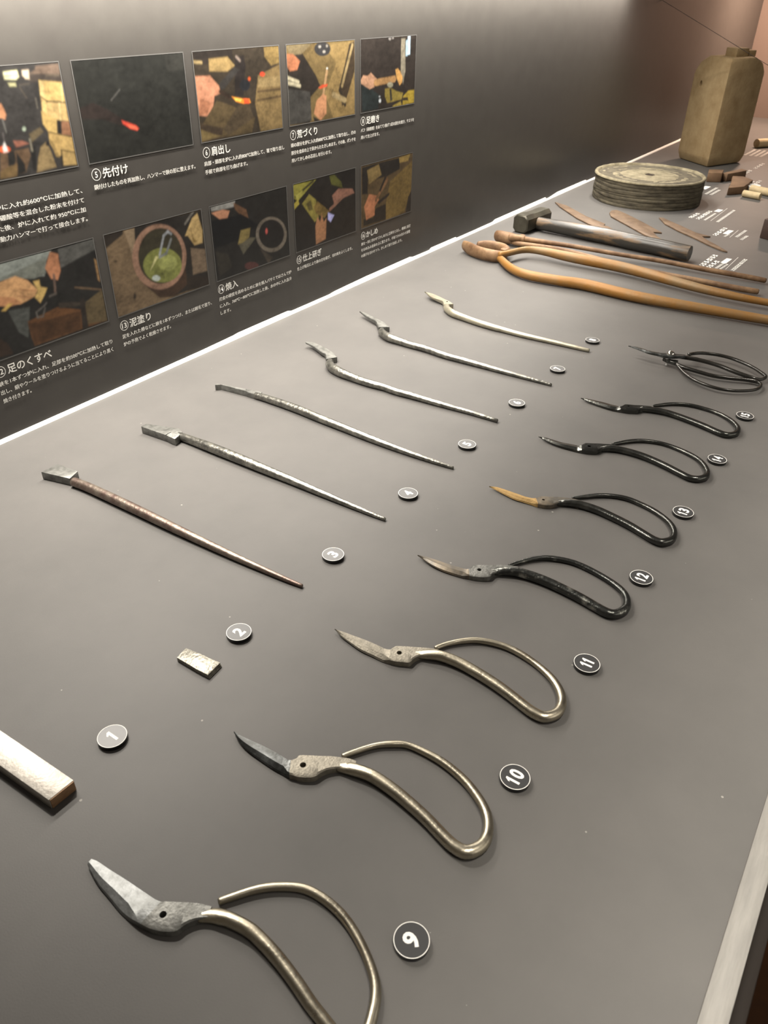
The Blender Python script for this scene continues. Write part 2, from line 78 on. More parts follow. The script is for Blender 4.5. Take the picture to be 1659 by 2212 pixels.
PICS = json.loads('''[[0,0,[["b",[58,54,50]],["p",[112,92,76],[[0.828,0.021],[1.005,0.013],[1.003,0.112],[0.892,0.103],[0.77,0.085],[0.818,0.051]]],["p",[72,62,54],[[0.769,0.09],[1.002,0.114],[1.005,0.182],[0.762,0.154]]],["p",[95,82,66],[[0.893,0.1],[0.989,0.11],[0.99,0.124],[0.89,0.116]]],["p",[225,215,165],[[0.593,0.049],[0.689,0.043],[0.693,0.1],[0.67,0.123],[0.59,0.11]]],["l",[160,150,110],0.004,[[0.591,0.084],[0.69,0.084]]],["p",[215,190,160],[[0.725,0.049],[0.772,0.049],[0.764,0.129],[0.737,0.123],[0.72,0.093]]],["p",[190,180,130],[[0.608,0.147],[0.661,0.151],[0.66,0.179],[0.615,0.176]]],["l",[88,78,66],0.006,[[0.683,0.192],[0.716,0.291]]],["l",[88,78,66],0.005,[[0.687,0.172],[0.759,0.17]]],["l",[120,110,95],0.007,[[0.781,0.305],[0.779,0.391]]],["p",[205,170,105],[[0.832,0.149],[1.005,0.185],[0.998,0.368],[0.861,0.343],[0.82,0.294]]],["p",[222,190,125],[[0.832,0.149],[0.864,0.166],[0.851,0.32],[0.82,0.294]]],["p",[215,180,115],[[0.82,0.294],[0.856,0.343],[0.847,0.506],[0.81,0.434]]],["p",[205,170,110],[[0.855,0.348],[0.999,0.376],[0.996,0.553],[0.846,0.509]]],["p",[200,165,100],[[0.802,0.427],[0.907,0.527],[0.888,0.66],[0.823,0.62],[0.795,0.548]]],["p",[40,36,32],[[0.904,0.532],[0.933,0.54],[0.921,0.672],[0.89,0.66]]],["p",[150,105,75],[[0.938,0.541],[0.996,0.556],[0.998,0.695],[0.923,0.675]]],["p",[190,155,95],[[0.822,0.625],[0.998,0.709],[0.996,0.856],[0.864,0.875],[0.817,0.738]]],["p",[195,160,100],[[0.896,0.823],[0.995,0.867],[0.995,0.987],[0.887,0.969]]],["p",[150,122,75],[[0.82,0.693],[0.851,0.756],[0.867,0.887],[0.842,0.87]]],["l",[50,42,34],0.01,[[0.894,0.823],[0.879,0.961]]],["l",[90,70,45],0.005,[[0.857,0.34],[1.0,0.374]]],["l",[240,215,150],0.004,[[0.949,0.372],[0.934,0.532]]],["l",[240,215,150],0.004,[[0.994,0.208],[0.976,0.359]]],["l",[90,70,45],0.005,[[0.826,0.631],[0.998,0.706]]],["l",[90,70,45],0.006,[[0.892,0.819],[0.995,0.864]]],["l",[90,70,45],0.004,[[0.82,0.294],[0.861,0.343]]],["p",[150,125,85],[[0.741,0.757],[0.788,0.721],[0.811,0.805],[0.829,0.973],[0.674,0.99],[0.706,0.858]]],["p",[105,90,65],[[0.676,0.621],[0.769,0.571],[0.787,0.619],[0.684,0.7]]],["e",[35,32,30],[0.797,0.737],[0.013,0.002],[-0.004,0.021]],["p",[110,85,62],[[0.444,0.751],[0.494,0.751],[0.649,0.749],[0.655,0.818],[0.593,0.97],[0.403,0.975]]],["p",[150,95,75],[[0.553,0.661],[0.619,0.674],[0.661,0.707],[0.562,0.726]]],["p",[45,42,38],[[0.494,0.751],[0.545,0.75],[0.54,0.85],[0.494,0.941],[0.476,0.92]]],["p",[40,38,35],[[0.556,0.764],[0.598,0.891],[0.593,0.97],[0.53,0.978],[0.544,0.851]]],["p",[38,36,33],[[0.666,0.73],[0.704,0.738],[0.673,0.972],[0.647,0.966]]],["l",[135,125,105],0.013,[[0.674,0.67],[0.673,0.777]]],["p",[120,95,60],[[0.473,0.891],[0.544,0.879],[0.523,0.993],[0.4,0.991],[0.412,0.927]]],["e",[255,110,60],[0.478,0.725],[0.04,0.009],[-0.006,0.03]],["p",[255,245,230],[[0.49,0.657],[0.498,0.708],[0.5,0.752],[0.469,0.751],[0.469,0.707]]],["p",[195,135,95],[[0.499,0.319],[0.528,0.318],[0.538,0.361],[0.546,0.42],[0.53,0.46],[0.512,0.446],[0.478,0.436]]],["l",[120,115,105],0.006,[[0.514,0.462],[0.518,0.575]]],["l",[110,100,95],0.005,[[0.494,0.582],[0.489,0.662]]],["e",[190,200,170],[0.649,0.566],[0.012,0.003],[-0.004,0.019]]]],[1,0,[["b",[42,41,36]],["p",[52,42,37],[[-0.003,0.45],[0.116,0.405],[0.225,0.484],[0.357,0.609],[0.336,0.672],[0.178,0.58],[0.007,0.552]]],["p",[52,50,44],[[0.821,0.009],[1.0,0.003],[1.001,0.17],[0.826,0.18]]],["p",[230,80,60],[[0.338,0.617],[0.464,0.694],[0.484,0.728],[0.463,0.745],[0.401,0.713],[0.345,0.654]]],["p",[255,120,85],[[0.384,0.667],[0.468,0.709],[0.47,0.739],[0.403,0.704]]],["l",[105,100,92],0.006,[[0.277,0.402],[0.363,0.311]]]]],[2,0,[["b",[62,52,40]],["p",[48,40,34],[[-0.003,-0.004],[0.432,0.005],[0.435,0.165],[0.006,0.127]]],["l",[165,140,95],0.021,[[0.009,0.104],[0.084,0.118]]],["p",[165,135,85],[[0.165,0.086],[0.376,0.08],[0.451,0.183],[0.362,0.239],[0.16,0.219]]],["p",[150,122,72],[[0.814,-0.001],[0.999,0.003],[1.006,0.199],[0.892,0.223],[0.816,0.116]]],["p",[135,110,70],[[0.72,0.325],[1.005,0.217],[1.009,1.007],[0.709,1.009],[0.66,0.645]]],["p",[158,132,88],[[0.717,0.359],[1.016,0.357],[1.009,0.479],[0.71,0.461]]],["l",[95,75,50],0.018,[[0.706,0.512],[1.007,0.514]]],["l",[95,75,50],0.018,[[0.699,0.615],[1.012,0.604]]],["p",[45,38,34],[[0.459,0.087],[0.562,0.079],[0.578,0.195],[0.525,0.54],[0.422,0.526]]],["l",[150,130,115],0.023,[[0.476,0.088],[0.514,0.132]]],["p",[60,55,50],[[0.26,0.358],[0.449,0.199],[0.497,0.236],[0.312,0.429],[0.261,0.439]]],["p",[205,140,105],[[-0.004,0.257],[0.164,0.267],[0.249,0.389],[0.266,0.473],[0.19,0.496],[0.16,0.64],[0.088,0.712],[0.002,0.69]]],["p",[180,118,85],[[0.03,0.491],[0.15,0.572],[0.089,0.695],[0.003,0.682]]],["l",[60,45,35],0.03,[[0.259,0.456],[0.385,0.555]]],["p",[95,78,52],[[0.21,0.548],[0.395,0.641],[0.648,0.819],[0.598,0.989],[-0.004,0.981],[0.013,0.816]]],["p",[70,56,42],[[0.001,0.78],[0.255,0.875],[0.227,0.991],[0.002,0.999]]],["p",[120,100,62],[[0.002,0.847],[0.148,0.933],[0.229,0.965],[0.003,0.991]]],["p",[80,66,48],[[0.446,0.648],[0.589,0.635],[0.63,0.816],[0.314,0.972],[0.253,0.892]]],["p",[255,150,50],[[0.387,0.53],[0.522,0.574],[0.593,0.583],[0.607,0.628],[0.518,0.628],[0.433,0.592]]],["p",[255,215,95],[[0.412,0.545],[0.505,0.575],[0.485,0.599],[0.426,0.578]]],["p",[255,90,50],[[0.523,0.57],[0.592,0.587],[0.589,0.635],[0.527,0.626]]],["e",[225,80,50],[0.775,0.314],[0.033,0.004],[-0.002,0.027]],["e",[230,100,50],[0.61,0.351],[0.016,0.002],[-0.002,0.023]],["e",[40,40,42],[0.552,0.417],[0.062,0.007],[-0.005,0.066]]]],[3,0,[["b",[120,98,60]],["p",[150,122,75],[[0.54,0.037],[0.849,0.021],[0.988,0.011],[0.994,0.99],[0.649,0.997],[0.523,0.647],[0.709,0.289]]],["p",[45,38,32],[[-0.014,0.137],[0.186,0.066],[0.4,0.407],[0.46,0.544],[0.305,0.675],[0.292,1.016],[0.001,0.986]]],["p",[130,112,80],[[-0.006,-0.007],[0.372,-0.009],[0.204,0.12],[0.045,0.125]]],["p",[175,110,75],[[-0.003,0.104],[0.085,0.111],[0.18,0.206],[0.135,0.308],[0.035,0.316],[-0.01,0.242]]],["l",[200,185,150],0.028,[[0.001,0.392],[0.148,0.462]]],["l",[200,185,150],0.028,[[-0.002,0.454],[0.166,0.51]]],["p",[70,66,60],[[-0.015,0.524],[0.308,0.601],[0.315,0.981],[0.001,0.986]]],["e",[55,52,50],[0.506,0.08],[0.119,0.008],[-0.002,0.09]],["e",[170,160,145],[0.465,0.05],[0.021,0.002],[-0.001,0.016]],["e",[170,160,145],[0.527,0.117],[0.021,0.002],[-0.001,0.017]],["e",[150,140,125],[0.572,0.048],[0.017,0.002],[-0.001,0.017]],["p",[70,56,40],[[0.918,0.044],[0.995,0.011],[0.997,0.412],[0.839,0.826],[0.791,0.859],[0.749,0.617]]],["l",[60,50,38],0.038,[[0.94,0.12],[0.76,0.638],[0.839,0.846]]],["l",[175,150,105],0.048,[[0.839,0.786],[0.656,0.683]]],["l",[165,140,95],0.033,[[0.964,0.065],[0.795,0.584]]],["l",[190,150,105],0.031,[[0.563,0.369],[0.5,0.663]]],["e",[220,215,200],[0.568,0.332],[0.014,0.001],[0.0,0.013]],["p",[225,85,50],[[0.433,0.564],[0.493,0.533],[0.57,0.535],[0.558,0.565],[0.459,0.582]]],["p",[200,140,98],[[0.351,0.89],[0.4,0.726],[0.5,0.653],[0.548,0.688],[0.542,0.92],[0.446,1.003]]],["p",[48,42,36],[[0.339,0.927],[0.457,1.005],[0.358,1.008]]]]],[4,0,[["b",[52,44,38]],["p",[150,138,115],[[0.712,0.027],[0.789,0.032],[0.807,0.501],[0.768,0.686],[0.716,0.492]]],["p",[215,240,250],[[0.838,-0.006],[0.883,-0.004],[0.888,0.263],[0.838,0.267]]],["p",[190,215,225],[[0.802,0.065],[0.829,0.051],[0.838,0.284],[0.804,0.281]]],["e",[160,150,140],[0.502,0.019],[0.024,0.002],[0.001,0.02]],["e",[150,140,130],[0.555,0.01],[0.019,0.001],[0.0,0.016]],["p",[42,48,46],[[0.012,0.599],[0.184,0.684],[0.321,0.785],[0.313,0.988],[0.022,0.986]]],["p",[200,150,115],[[-0.002,0.541],[0.042,0.481],[0.112,0.497],[0.173,0.459],[0.308,0.583],[0.298,0.603],[0.225,0.582],[0.236,0.666],[0.154,0.685],[0.003,0.589]]],["l",[180,135,85],0.06,[[0.256,0.606],[0.603,0.591]]],["p",[215,160,90],[[0.616,0.457],[0.659,0.445],[0.705,0.491],[0.759,0.582],[0.745,0.666],[0.7,0.696],[0.641,0.586]]],["p",[150,128,60],[[0.426,0.714],[0.524,0.709],[0.647,0.775],[0.772,0.817],[0.753,0.911],[0.474,0.925],[0.428,0.824]]],["p",[60,54,44],[[0.513,0.725],[0.546,0.729],[0.572,0.904],[0.528,0.907]]],["e",[170,160,130],[0.523,0.666],[0.054,0.007],[0.001,0.039]],["p",[180,150,55],[[0.774,0.87],[0.875,0.795],[0.993,0.797],[1.002,0.99],[0.767,1.002]]],["p",[60,50,38],[[0.752,0.885],[0.868,0.891],[0.881,0.947],[0.742,0.928]]],["p",[165,140,65],[[0.574,0.983],[0.731,0.935],[0.756,1.0],[0.586,1.011]]],["e",[225,225,220],[0.338,0.872],[0.022,0.003],[0.001,0.03]],["e",[200,200,195],[0.332,0.812],[0.015,0.002],[0.0,0.01]]]],[0,1,[["b",[40,38,35]],["p",[95,92,85],[[0.697,0.016],[1.001,0.002],[1.006,0.127],[0.819,0.182],[0.686,0.223]]],["p",[150,152,140],[[-0.04,-0.005],[0.643,0.005],[0.582,0.108],[0.546,0.258],[0.375,0.19],[0.022,0.159]]],["p",[125,125,112],[[0.218,0.155],[0.589,0.066],[0.561,0.234],[0.459,0.254]]],["p",[85,85,78],[[0.214,0.508],[0.378,0.537],[0.31,0.865],[0.251,0.772]]],["p",[225,170,115],[[0.15,0.199],[0.327,0.17],[0.407,0.247],[0.47,0.379],[0.438,0.441],[0.314,0.477],[0.229,0.424],[0.117,0.374]]],["p",[200,140,95],[[0.148,0.314],[0.278,0.386],[0.326,0.468],[0.222,0.466],[0.13,0.409]]],["l",[185,130,88],0.008,[[0.341,0.324],[0.448,0.384]]],["l",[185,130,88],0.008,[[0.309,0.385],[0.405,0.442]]],["p",[225,185,110],[[0.45,0.279],[0.498,0.284],[0.496,0.359],[0.545,0.395],[0.512,0.458],[0.466,0.531],[0.435,0.455],[0.468,0.393]]],["p",[215,175,95],[[0.167,0.486],[0.228,0.431],[0.261,0.446],[0.195,0.499]]],["p",[200,135,95],[[0.565,0.176],[0.63,0.022],[0.689,0.066],[0.681,0.252],[0.643,0.344],[0.593,0.308]]],["l",[125,100,85],0.017,[[0.621,0.274],[0.6,0.481]]],["l",[110,100,90],0.015,[[0.551,0.491],[0.603,0.482]]],["p",[110,72,42],[[0.335,0.688],[0.595,0.637],[0.777,0.753],[0.982,0.797],[0.986,0.986],[0.345,0.98],[0.335,0.878]]],["p",[85,56,34],[[0.335,0.719],[0.775,0.768],[0.743,0.969],[0.347,0.965]]],["p",[105,88,60],[[0.823,0.692],[0.997,0.604],[0.992,0.989],[0.808,0.95]]],["p",[70,60,50],[[0.608,0.595],[0.745,0.648],[0.88,0.717],[0.738,0.694],[0.603,0.656]]],["p",[50,42,36],[[0.788,0.643],[0.827,0.628],[0.814,0.988],[0.758,0.993]]],["l",[105,97,88],0.01,[[0.513,0.552],[0.492,0.574],[0.418,0.618],[0.418,0.681],[0.462,0.686],[0.492,0.605]]],["l",[120,95,70],0.011,[[0.771,0.483],[0.986,0.599]]],["p",[170,130,85],[[0.979,0.227],[1.0,0.25],[0.993,0.504],[0.978,0.481]]],["p",[60,45,35],[[0.061,0.676],[0.15,0.861],[0.17,0.983],[0.008,0.958]]]]],[1,1,[["b",[125,102,75]],["p",[45,40,35],[[0.267,-0.016],[1.005,0.006],[1.001,0.999],[0.778,0.98],[0.592,0.991],[0.448,0.946],[0.307,0.709],[0.281,0.278]]],["p",[50,42,35],[[-0.007,-0.005],[0.181,-0.005],[0.174,0.048],[0.0,0.153]]],["p",[155,130,100],[[0.188,-0.003],[0.29,0.007],[0.268,0.274],[0.234,0.426],[0.215,0.174]]],["p",[70,50,36],[[0.282,0.682],[0.447,0.838],[0.661,0.785],[0.755,0.625],[0.756,0.897],[0.592,0.991],[0.435,0.94]]],["e",[165,125,100],[0.503,0.443],[0.276,0.103],[-0.049,0.398]],["e",[60,54,38],[0.511,0.433],[0.225,0.083],[-0.041,0.339]],["e",[135,135,70],[0.518,0.552],[0.198,0.076],[-0.026,0.213]],["e",[160,160,90],[0.571,0.537],[0.099,0.038],[-0.012,0.1]],["l",[160,160,158],0.02,[[0.647,0.198],[0.616,0.159],[0.568,0.196],[0.5,0.408]]],["l",[130,130,125],0.02,[[0.639,0.263],[0.57,0.417],[0.496,0.44]]],["p",[215,205,140],[[0.457,0.409],[0.482,0.435],[0.381,0.567]]],["e",[200,205,190],[0.43,0.682],[0.041,0.017],[-0.004,0.037]],["p",[130,108,85],[[0.836,0.443],[1.0,0.52],[0.995,0.81],[0.829,0.799]]],["p",[205,170,110],[[0.89,0.082],[0.956,0.034],[0.994,0.269],[0.978,0.423],[0.884,0.425],[0.823,0.282],[0.794,0.272]]],["p",[150,118,65],[[0.863,0.192],[0.88,0.319],[0.919,0.385],[0.873,0.386]]],["p",[50,40,32],[[0.749,0.821],[0.827,0.816],[1.012,0.891],[0.999,1.017],[0.746,0.985]]],["l",[120,112,100],0.018,[[0.913,0.004],[0.81,0.124]]],["e",[60,48,36],[0.189,0.815],[0.013,0.005],[-0.005,0.041]],["e",[80,64,46],[0.064,0.328],[0.017,0.007],[-0.002,0.016]]]],[2,1,[["b",[36,34,31]],["p",[150,145,135],[[0.009,-0.001],[0.314,0.004],[0.29,0.08],[0.152,0.077],[0.019,0.056]]],["p",[200,140,105],[[0.017,0.082],[0.152,0.077],[0.234,0.119],[0.201,0.202],[0.107,0.191]]],["p",[110,78,55],[[0.286,0.024],[0.444,0.163],[0.462,0.282],[0.383,0.239],[0.304,0.121]]],["p",[18,20,22],[[0.008,0.179],[0.226,0.21],[0.369,0.197],[0.592,0.42],[0.438,0.468],[0.305,0.539],[0.006,0.549]]],["p",[95,88,70],[[0.302,0.577],[0.469,0.556],[0.542,0.581],[0.36,0.755]]],["p",[140,120,70],[[0.351,0.419],[0.479,0.423],[0.451,0.55],[0.355,0.595],[0.3,0.596]]],["e",[125,112,96],[0.757,0.613],[0.215,0.072],[-0.015,0.251]],["e",[34,31,29],[0.758,0.605],[0.174,0.059],[-0.013,0.204]],["e",[200,90,80],[0.689,0.541],[0.016,0.005],[-0.002,0.039]],["p",[70,60,50],[[0.587,0.757],[0.753,0.941],[0.688,1.021]]],["p",[55,50,42],[[0.019,0.592],[0.167,0.684],[0.204,0.875],[0.037,0.948]]],["e",[85,50,45],[0.457,0.963],[0.094,0.037],[-0.004,0.06]]]],[3,1,[["b",[38,34,30]],["p",[150,140,60],[[-0.001,-0.002],[0.261,0.014],[0.347,0.016],[0.06,0.252],[-0.0,0.196]]],["l",[60,55,35],0.021,[[0.021,0.181],[0.303,0.025]]],["p",[170,160,75],[[0.022,0.162],[0.129,0.111],[0.169,0.162],[0.061,0.233]]],["p",[185,165,70],[[-0.004,0.275],[0.061,0.233],[0.079,0.298],[0.002,0.357]]],["p",[150,135,65],[[0.12,0.31],[0.232,0.199],[0.337,0.31],[0.373,0.594],[0.304,0.636]]],["p",[100,88,48],[[0.184,0.328],[0.25,0.286],[0.288,0.442],[0.223,0.443]]],["p",[130,105,55],[[0.29,0.4],[0.359,0.337],[0.546,0.539],[0.463,0.622],[0.33,0.517]]],["p",[190,185,230],[[0.522,0.554],[0.626,0.628],[0.565,0.719],[0.519,0.661]]],["p",[185,130,90],[[0.313,0.703],[0.351,0.566],[0.393,0.665],[0.42,0.534],[0.45,0.682],[0.497,0.632],[0.477,0.954],[0.314,0.987]]],["p",[150,105,85],[[0.597,0.319],[0.704,0.242],[0.944,0.305],[0.98,0.38],[0.772,0.41],[0.629,0.456]]],["l",[140,100,80],0.033,[[0.773,0.389],[0.558,0.521]]],["p",[90,88,40],[[0.559,0.017],[0.639,0.016],[0.753,0.149],[0.775,0.25],[0.59,0.149]]]]],[4,1,[["b",[95,76,50]],["p",[42,37,32],[[0.018,0.025],[0.379,0.02],[0.735,0.032],[0.741,0.215],[0.491,0.27],[0.12,0.267],[0.121,0.467],[0.018,0.44]]],["p",[140,115,70],[[0.106,0.088],[0.326,0.041],[0.382,0.221],[0.146,0.318]]],["p",[165,135,75],[[0.721,0.029],[0.949,0.009],[0.91,0.116],[0.737,0.112]]],["p",[125,100,55],[[0.549,0.375],[0.998,0.135],[0.99,0.631],[0.854,0.983],[0.479,1.014],[0.473,0.727]]],["p",[45,40,34],[[0.282,0.741],[0.473,0.727],[0.478,0.99],[0.044,0.971],[0.044,0.855],[0.229,0.889]]],["p",[200,130,90],[[0.057,0.653],[0.147,0.475],[0.306,0.541],[0.334,0.617],[0.255,0.71],[0.256,0.85],[0.096,0.883]]],["l",[135,98,65],0.043,[[0.28,0.602],[0.493,0.327]]],["l",[50,42,36],0.033,[[0.335,0.664],[0.526,0.577]]],["l",[50,42,36],0.033,[[0.359,0.463],[0.49,0.224]]],["p",[50,42,36],[[0.934,0.737],[1.005,0.635],[1.021,1.008],[0.885,1.017]]]]]]''')
MM = 0.001

# ------------------------------------------------------------------ materials
def srgb(c):
    o = []
    for v in c[:3]:
        v = v / 255.0
        o.append(v / 12.92 if v <= 0.04045 else ((v + 0.055) / 1.055) ** 2.4)
    return o

MATS = {}
def mat(name, c1, c2=None, rough=0.5, metal=0.0, scale=60.0, bump=0.0, bscale=None, spec=0.5, stretch=None, rough2=None, lo=0.35, hi=0.65, detail=6.0, coat=0.0):
    if name in MATS:
        return MATS[name]
    m = bpy.data.materials.new(name)
    m.use_nodes = True
    nt = m.node_tree
    b = nt.nodes['Principled BSDF']
    b.inputs['Roughness'].default_value = rough
    b.inputs['Metallic'].default_value = metal
    b.inputs['Specular IOR Level'].default_value = spec
    b.inputs['Coat Weight'].default_value = coat
    b.inputs['Base Color'].default_value = (*c1, 1)
    tc = nt.nodes.new('ShaderNodeTexCoord')
    mp = nt.nodes.new('ShaderNodeMapping')
    nt.links.new(tc.outputs['Object'], mp.inputs[0])
    if stretch:
        mp.inputs['Scale'].default_value = stretch
    if c2:
        n = nt.nodes.new('ShaderNodeTexNoise')
        n.inputs['Scale'].default_value = scale
        n.inputs['Detail'].default_value = detail
        n.inputs['Roughness'].default_value = 0.65
        nt.links.new(mp.outputs[0], n.inputs['Vector'])
        r = nt.nodes.new('ShaderNodeMapRange')
        r.inputs['From Min'].default_value = lo
        r.inputs['From Max'].default_value = hi
        nt.links.new(n.outputs[0], r.inputs[0])
        mx = nt.nodes.new('ShaderNodeMix')
        mx.data_type = 'RGBA'
        mx.inputs[6].default_value = (*c1, 1)
        mx.inputs[7].default_value = (*c2, 1)
        nt.links.new(r.outputs[0], mx.inputs[0])
        nt.links.new(mx.outputs[2], b.inputs['Base Color'])
        if rough2 is not None:
            r3 = nt.nodes.new('ShaderNodeMapRange')
            r3.inputs['To Min'].default_value = rough
            r3.inputs['To Max'].default_value = rough2
            nt.links.new(r.outputs[0], r3.inputs[0])
            nt.links.new(r3.outputs[0], b.inputs['Roughness'])
    if bump:
        n2 = nt.nodes.new('ShaderNodeTexNoise')
        n2.inputs['Scale'].default_value = bscale or scale * 4
        n2.inputs['Detail'].default_value = 4
        nt.links.new(mp.outputs[0], n2.inputs['Vector'])
        bp = nt.nodes.new('ShaderNodeBump')
        bp.inputs['Strength'].default_value = bump
        bp.inputs['Distance'].default_value = 0.001
        nt.links.new(n2.outputs[0], bp.inputs['Height'])
        nt.links.new(bp.outputs[0], b.inputs['Normal'])
    MATS[name] = m
    return m

def table_material():
    m = mat('table_grey', (0.112, 0.107, 0.102), (0.098, 0.094, 0.090), rough=0.52, scale=9, bump=0.05, bscale=900, spec=0.22)
    nt = m.node_tree
    b = nt.nodes['Principled BSDF']
    src = b.inputs['Base Color'].links[0].from_socket
    tc = nt.nodes.new('ShaderNodeTexCoord')
    v = nt.nodes.new('ShaderNodeTexVoronoi')
    v.inputs['Scale'].default_value = 55.0
    nt.links.new(tc.outputs['Object'], v.inputs['Vector'])
    sx = nt.nodes.new('ShaderNodeSeparateColor')
    nt.links.new(v.outputs['Color'], sx.inputs[0])
    th = nt.nodes.new('ShaderNodeMath'); th.operation = 'MULTIPLY_ADD'
    th.inputs[1].default_value = 0.10; th.inputs[2].default_value = -0.045
    nt.links.new(sx.outputs[0], th.inputs[0])
    lt = nt.nodes.new('ShaderNodeMath'); lt.operation = 'LESS_THAN'
    nt.links.new(v.outputs['Distance'], lt.inputs[0])
    nt.links.new(th.outputs[0], lt.inputs[1])
    k = nt.nodes.new('ShaderNodeMath'); k.operation = 'MULTIPLY'; k.inputs[1].default_value = 0.35
    nt.links.new(lt.outputs[0], k.inputs[0])
    mx = nt.nodes.new('ShaderNodeMix'); mx.data_type = 'RGBA'
    mx.inputs[7].default_value = (0.55, 0.53, 0.48, 1)
    nt.links.new(k.outputs[0], mx.inputs[0])
    nt.links.new(src, mx.inputs[6])
    nt.links.new(mx.outputs[2], b.inputs['Base Color'])
    return m

def print_material():
    m = bpy.data.materials.new('photo_print_ink')
    m.use_nodes = True
    nt = m.node_tree
    b = nt.nodes['Principled BSDF']
    b.inputs['Roughness'].default_value = 0.35
    b.inputs['Specular IOR Level'].default_value = 0.3
    a = nt.nodes.new('ShaderNodeAttribute')
    a.attribute_name = 'ink'
    nt.links.new(a.outputs['Color'], b.inputs['Base Color'])
    return m

TABLE = table_material()
PANEL = mat('panel_charcoal', (0.062, 0.058, 0.053), (0.055, 0.051, 0.047), rough=0.33, scale=30, spec=0.35)
INK = mat('white_ink', (0.80, 0.79, 0.75), rough=0.5, spec=0.2)
EDGE = mat('print_edge_line', (0.105, 0.102, 0.098), rough=0.5, spec=0.2)
WHITE = mat('white_strip', (0.85, 0.84, 0.80), rough=0.5)
PRINT = print_material()
DISC = mat('disc_charcoal', (0.045, 0.045, 0.046), rough=0.35, spec=0.4)
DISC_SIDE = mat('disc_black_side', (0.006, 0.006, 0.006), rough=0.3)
RAIL = mat('rail_aluminium', (0.215, 0.205, 0.188), (0.165, 0.157, 0.145), rough=0.5, scale=25, stretch=(1, 9, 1), bump=0.2, bscale=80)
RAIL_DARK = mat('rail_dark_side', (0.011, 0.008, 0.006), rough=0.7, spec=0.15)  # even near-black brown for the rail cover and apron
STEEL = mat('worn_pale_steel', (0.47, 0.43, 0.34), (0.29, 0.26, 0.20), rough=0.26, metal=1.0, scale=55, bump=0.12, bscale=500, rough2=0.5, lo=0.4, hi=0.75)
STEEL_MATT = mat('filed_steel', (0.30, 0.275, 0.225), (0.20, 0.185, 0.15), rough=0.55, metal=0.6, scale=260, bump=0.3, bscale=700)
STEEL_GREY = mat('scaled_grey_steel', (0.22, 0.22, 0.205), (0.085, 0.085, 0.078), rough=0.5, metal=0.6, scale=110, bump=0.35, bscale=420, lo=0.35, hi=0.7)
STEEL_DARK = mat('blackened_steel', (0.07, 0.071, 0.066), (0.17, 0.17, 0.155), rough=0.24, metal=0.9, scale=70, bump=0.2, bscale=420, lo=0.5, hi=0.8)
STEEL_BLACK = mat('polished_black_steel', (0.016, 0.015, 0.013), (0.03, 0.028, 0.024), rough=0.22, metal=0.3, scale=50, spec=0.6)
STEEL_PATCH = mat('black_steel_with_pale_scale', (0.06, 0.062, 0.058), (0.42, 0.42, 0.38), rough=0.25, metal=0.85, scale=75, bump=0.35, bscale=350, lo=0.55, hi=0.74)
BLADE_BLUE = mat('heat_dark_blade', (0.045, 0.047, 0.045), (0.15, 0.16, 0.16), rough=0.32, metal=0.6, scale=110, bump=0.2, bscale=600, lo=0.45, hi=0.75)
BLADE_SILVER = mat('silvery_forged_blade', (0.30, 0.31, 0.31), (0.15, 0.155, 0.15), rough=0.5, metal=0.6, scale=75, bump=0.35, bscale=300)
BLADE_TAN = mat('tan_tempered_blade', (0.20, 0.16, 0.11), (0.09, 0.085, 0.075), rough=0.42, metal=0.5, scale=60, bump=0.2)
CLAY = mat('yellow_dried_clay', (0.36, 0.235, 0.085), (0.27, 0.165, 0.055), rough=0.8, scale=220, bump=0.4, bscale=700)
FORGED = mat('forged_grey_rod', (0.13, 0.127, 0.114), (0.33, 0.32, 0.28), rough=0.30, metal=0.75, scale=130, bump=0.55, bscale=260, lo=0.4, hi=0.72)
FORGED_RED = mat('reddish_forged_rod', (0.13, 0.09, 0.075), (0.25, 0.215, 0.175), rough=0.4, metal=0.7, scale=90, bump=0.4, bscale=300, lo=0.4, hi=0.7)
PALE = mat('pale_filed_rod', (0.40, 0.37, 0.285), (0.30, 0.275, 0.21), rough=0.38, metal=0.6, scale=80, bump=0.15, bscale=500)
BAR = mat('mottled_bright_bar', (0.42, 0.395, 0.355), (0.33, 0.305, 0.27), rough=0.5, metal=0.5, scale=140, bump=0.25, bscale=400)
BAR_END = mat('sawn_brown_end', (0.30, 0.18, 0.09), (0.20, 0.11, 0.06), rough=0.6, metal=0.3, scale=200, stretch=(1, 1, 4))
SHEET = mat('pitted_sheet', (0.34, 0.325, 0.275), (0.16, 0.15, 0.125), rough=0.42, metal=0.6, scale=330, bump=0.6, bscale=420)
RUST = mat('ochre_rust', (0.25, 0.115, 0.020), (0.20, 0.135, 0.065), rough=0.55, metal=0.2, lo=0.40, hi=0.68, scale=11, bump=0.3, bscale=240)
RUST_PALE = mat('pale_brown_rust', (0.24, 0.145, 0.075), (0.12, 0.062, 0.028), rough=0.62, metal=0.2, lo=0.38, hi=0.62, scale=34, bump=0.25, bscale=300)
TEMPLATE = mat('brown_iron_sheet', (0.17, 0.112, 0.068), (0.095, 0.058, 0.034), rough=0.6, metal=0.25, scale=50, bump=0.2)
HAMMER = mat('oiled_hammer_steel', (0.085, 0.08, 0.06), (0.05, 0.044, 0.033), rough=0.42, metal=0.55, scale=35)
HANDLE = mat('dark_grey_wood', (0.032, 0.029, 0.024), (0.17, 0.105, 0.052), rough=0.34, scale=60, stretch=(1, 0.16, 1), bump=0.35, lo=0.53, hi=0.66, rough2=0.6)
FELT = mat('greyed_felt', (0.11, 0.094, 0.062), (0.045, 0.037, 0.024), rough=0.9, scale=45, bump=0.8, bscale=160, stretch=(1, 1, 3))
FELT_TOP = mat('pale_felt_face', (0.22, 0.19, 0.122), (0.11, 0.092, 0.055), rough=0.85, scale=60, bump=1.0, bscale=120)
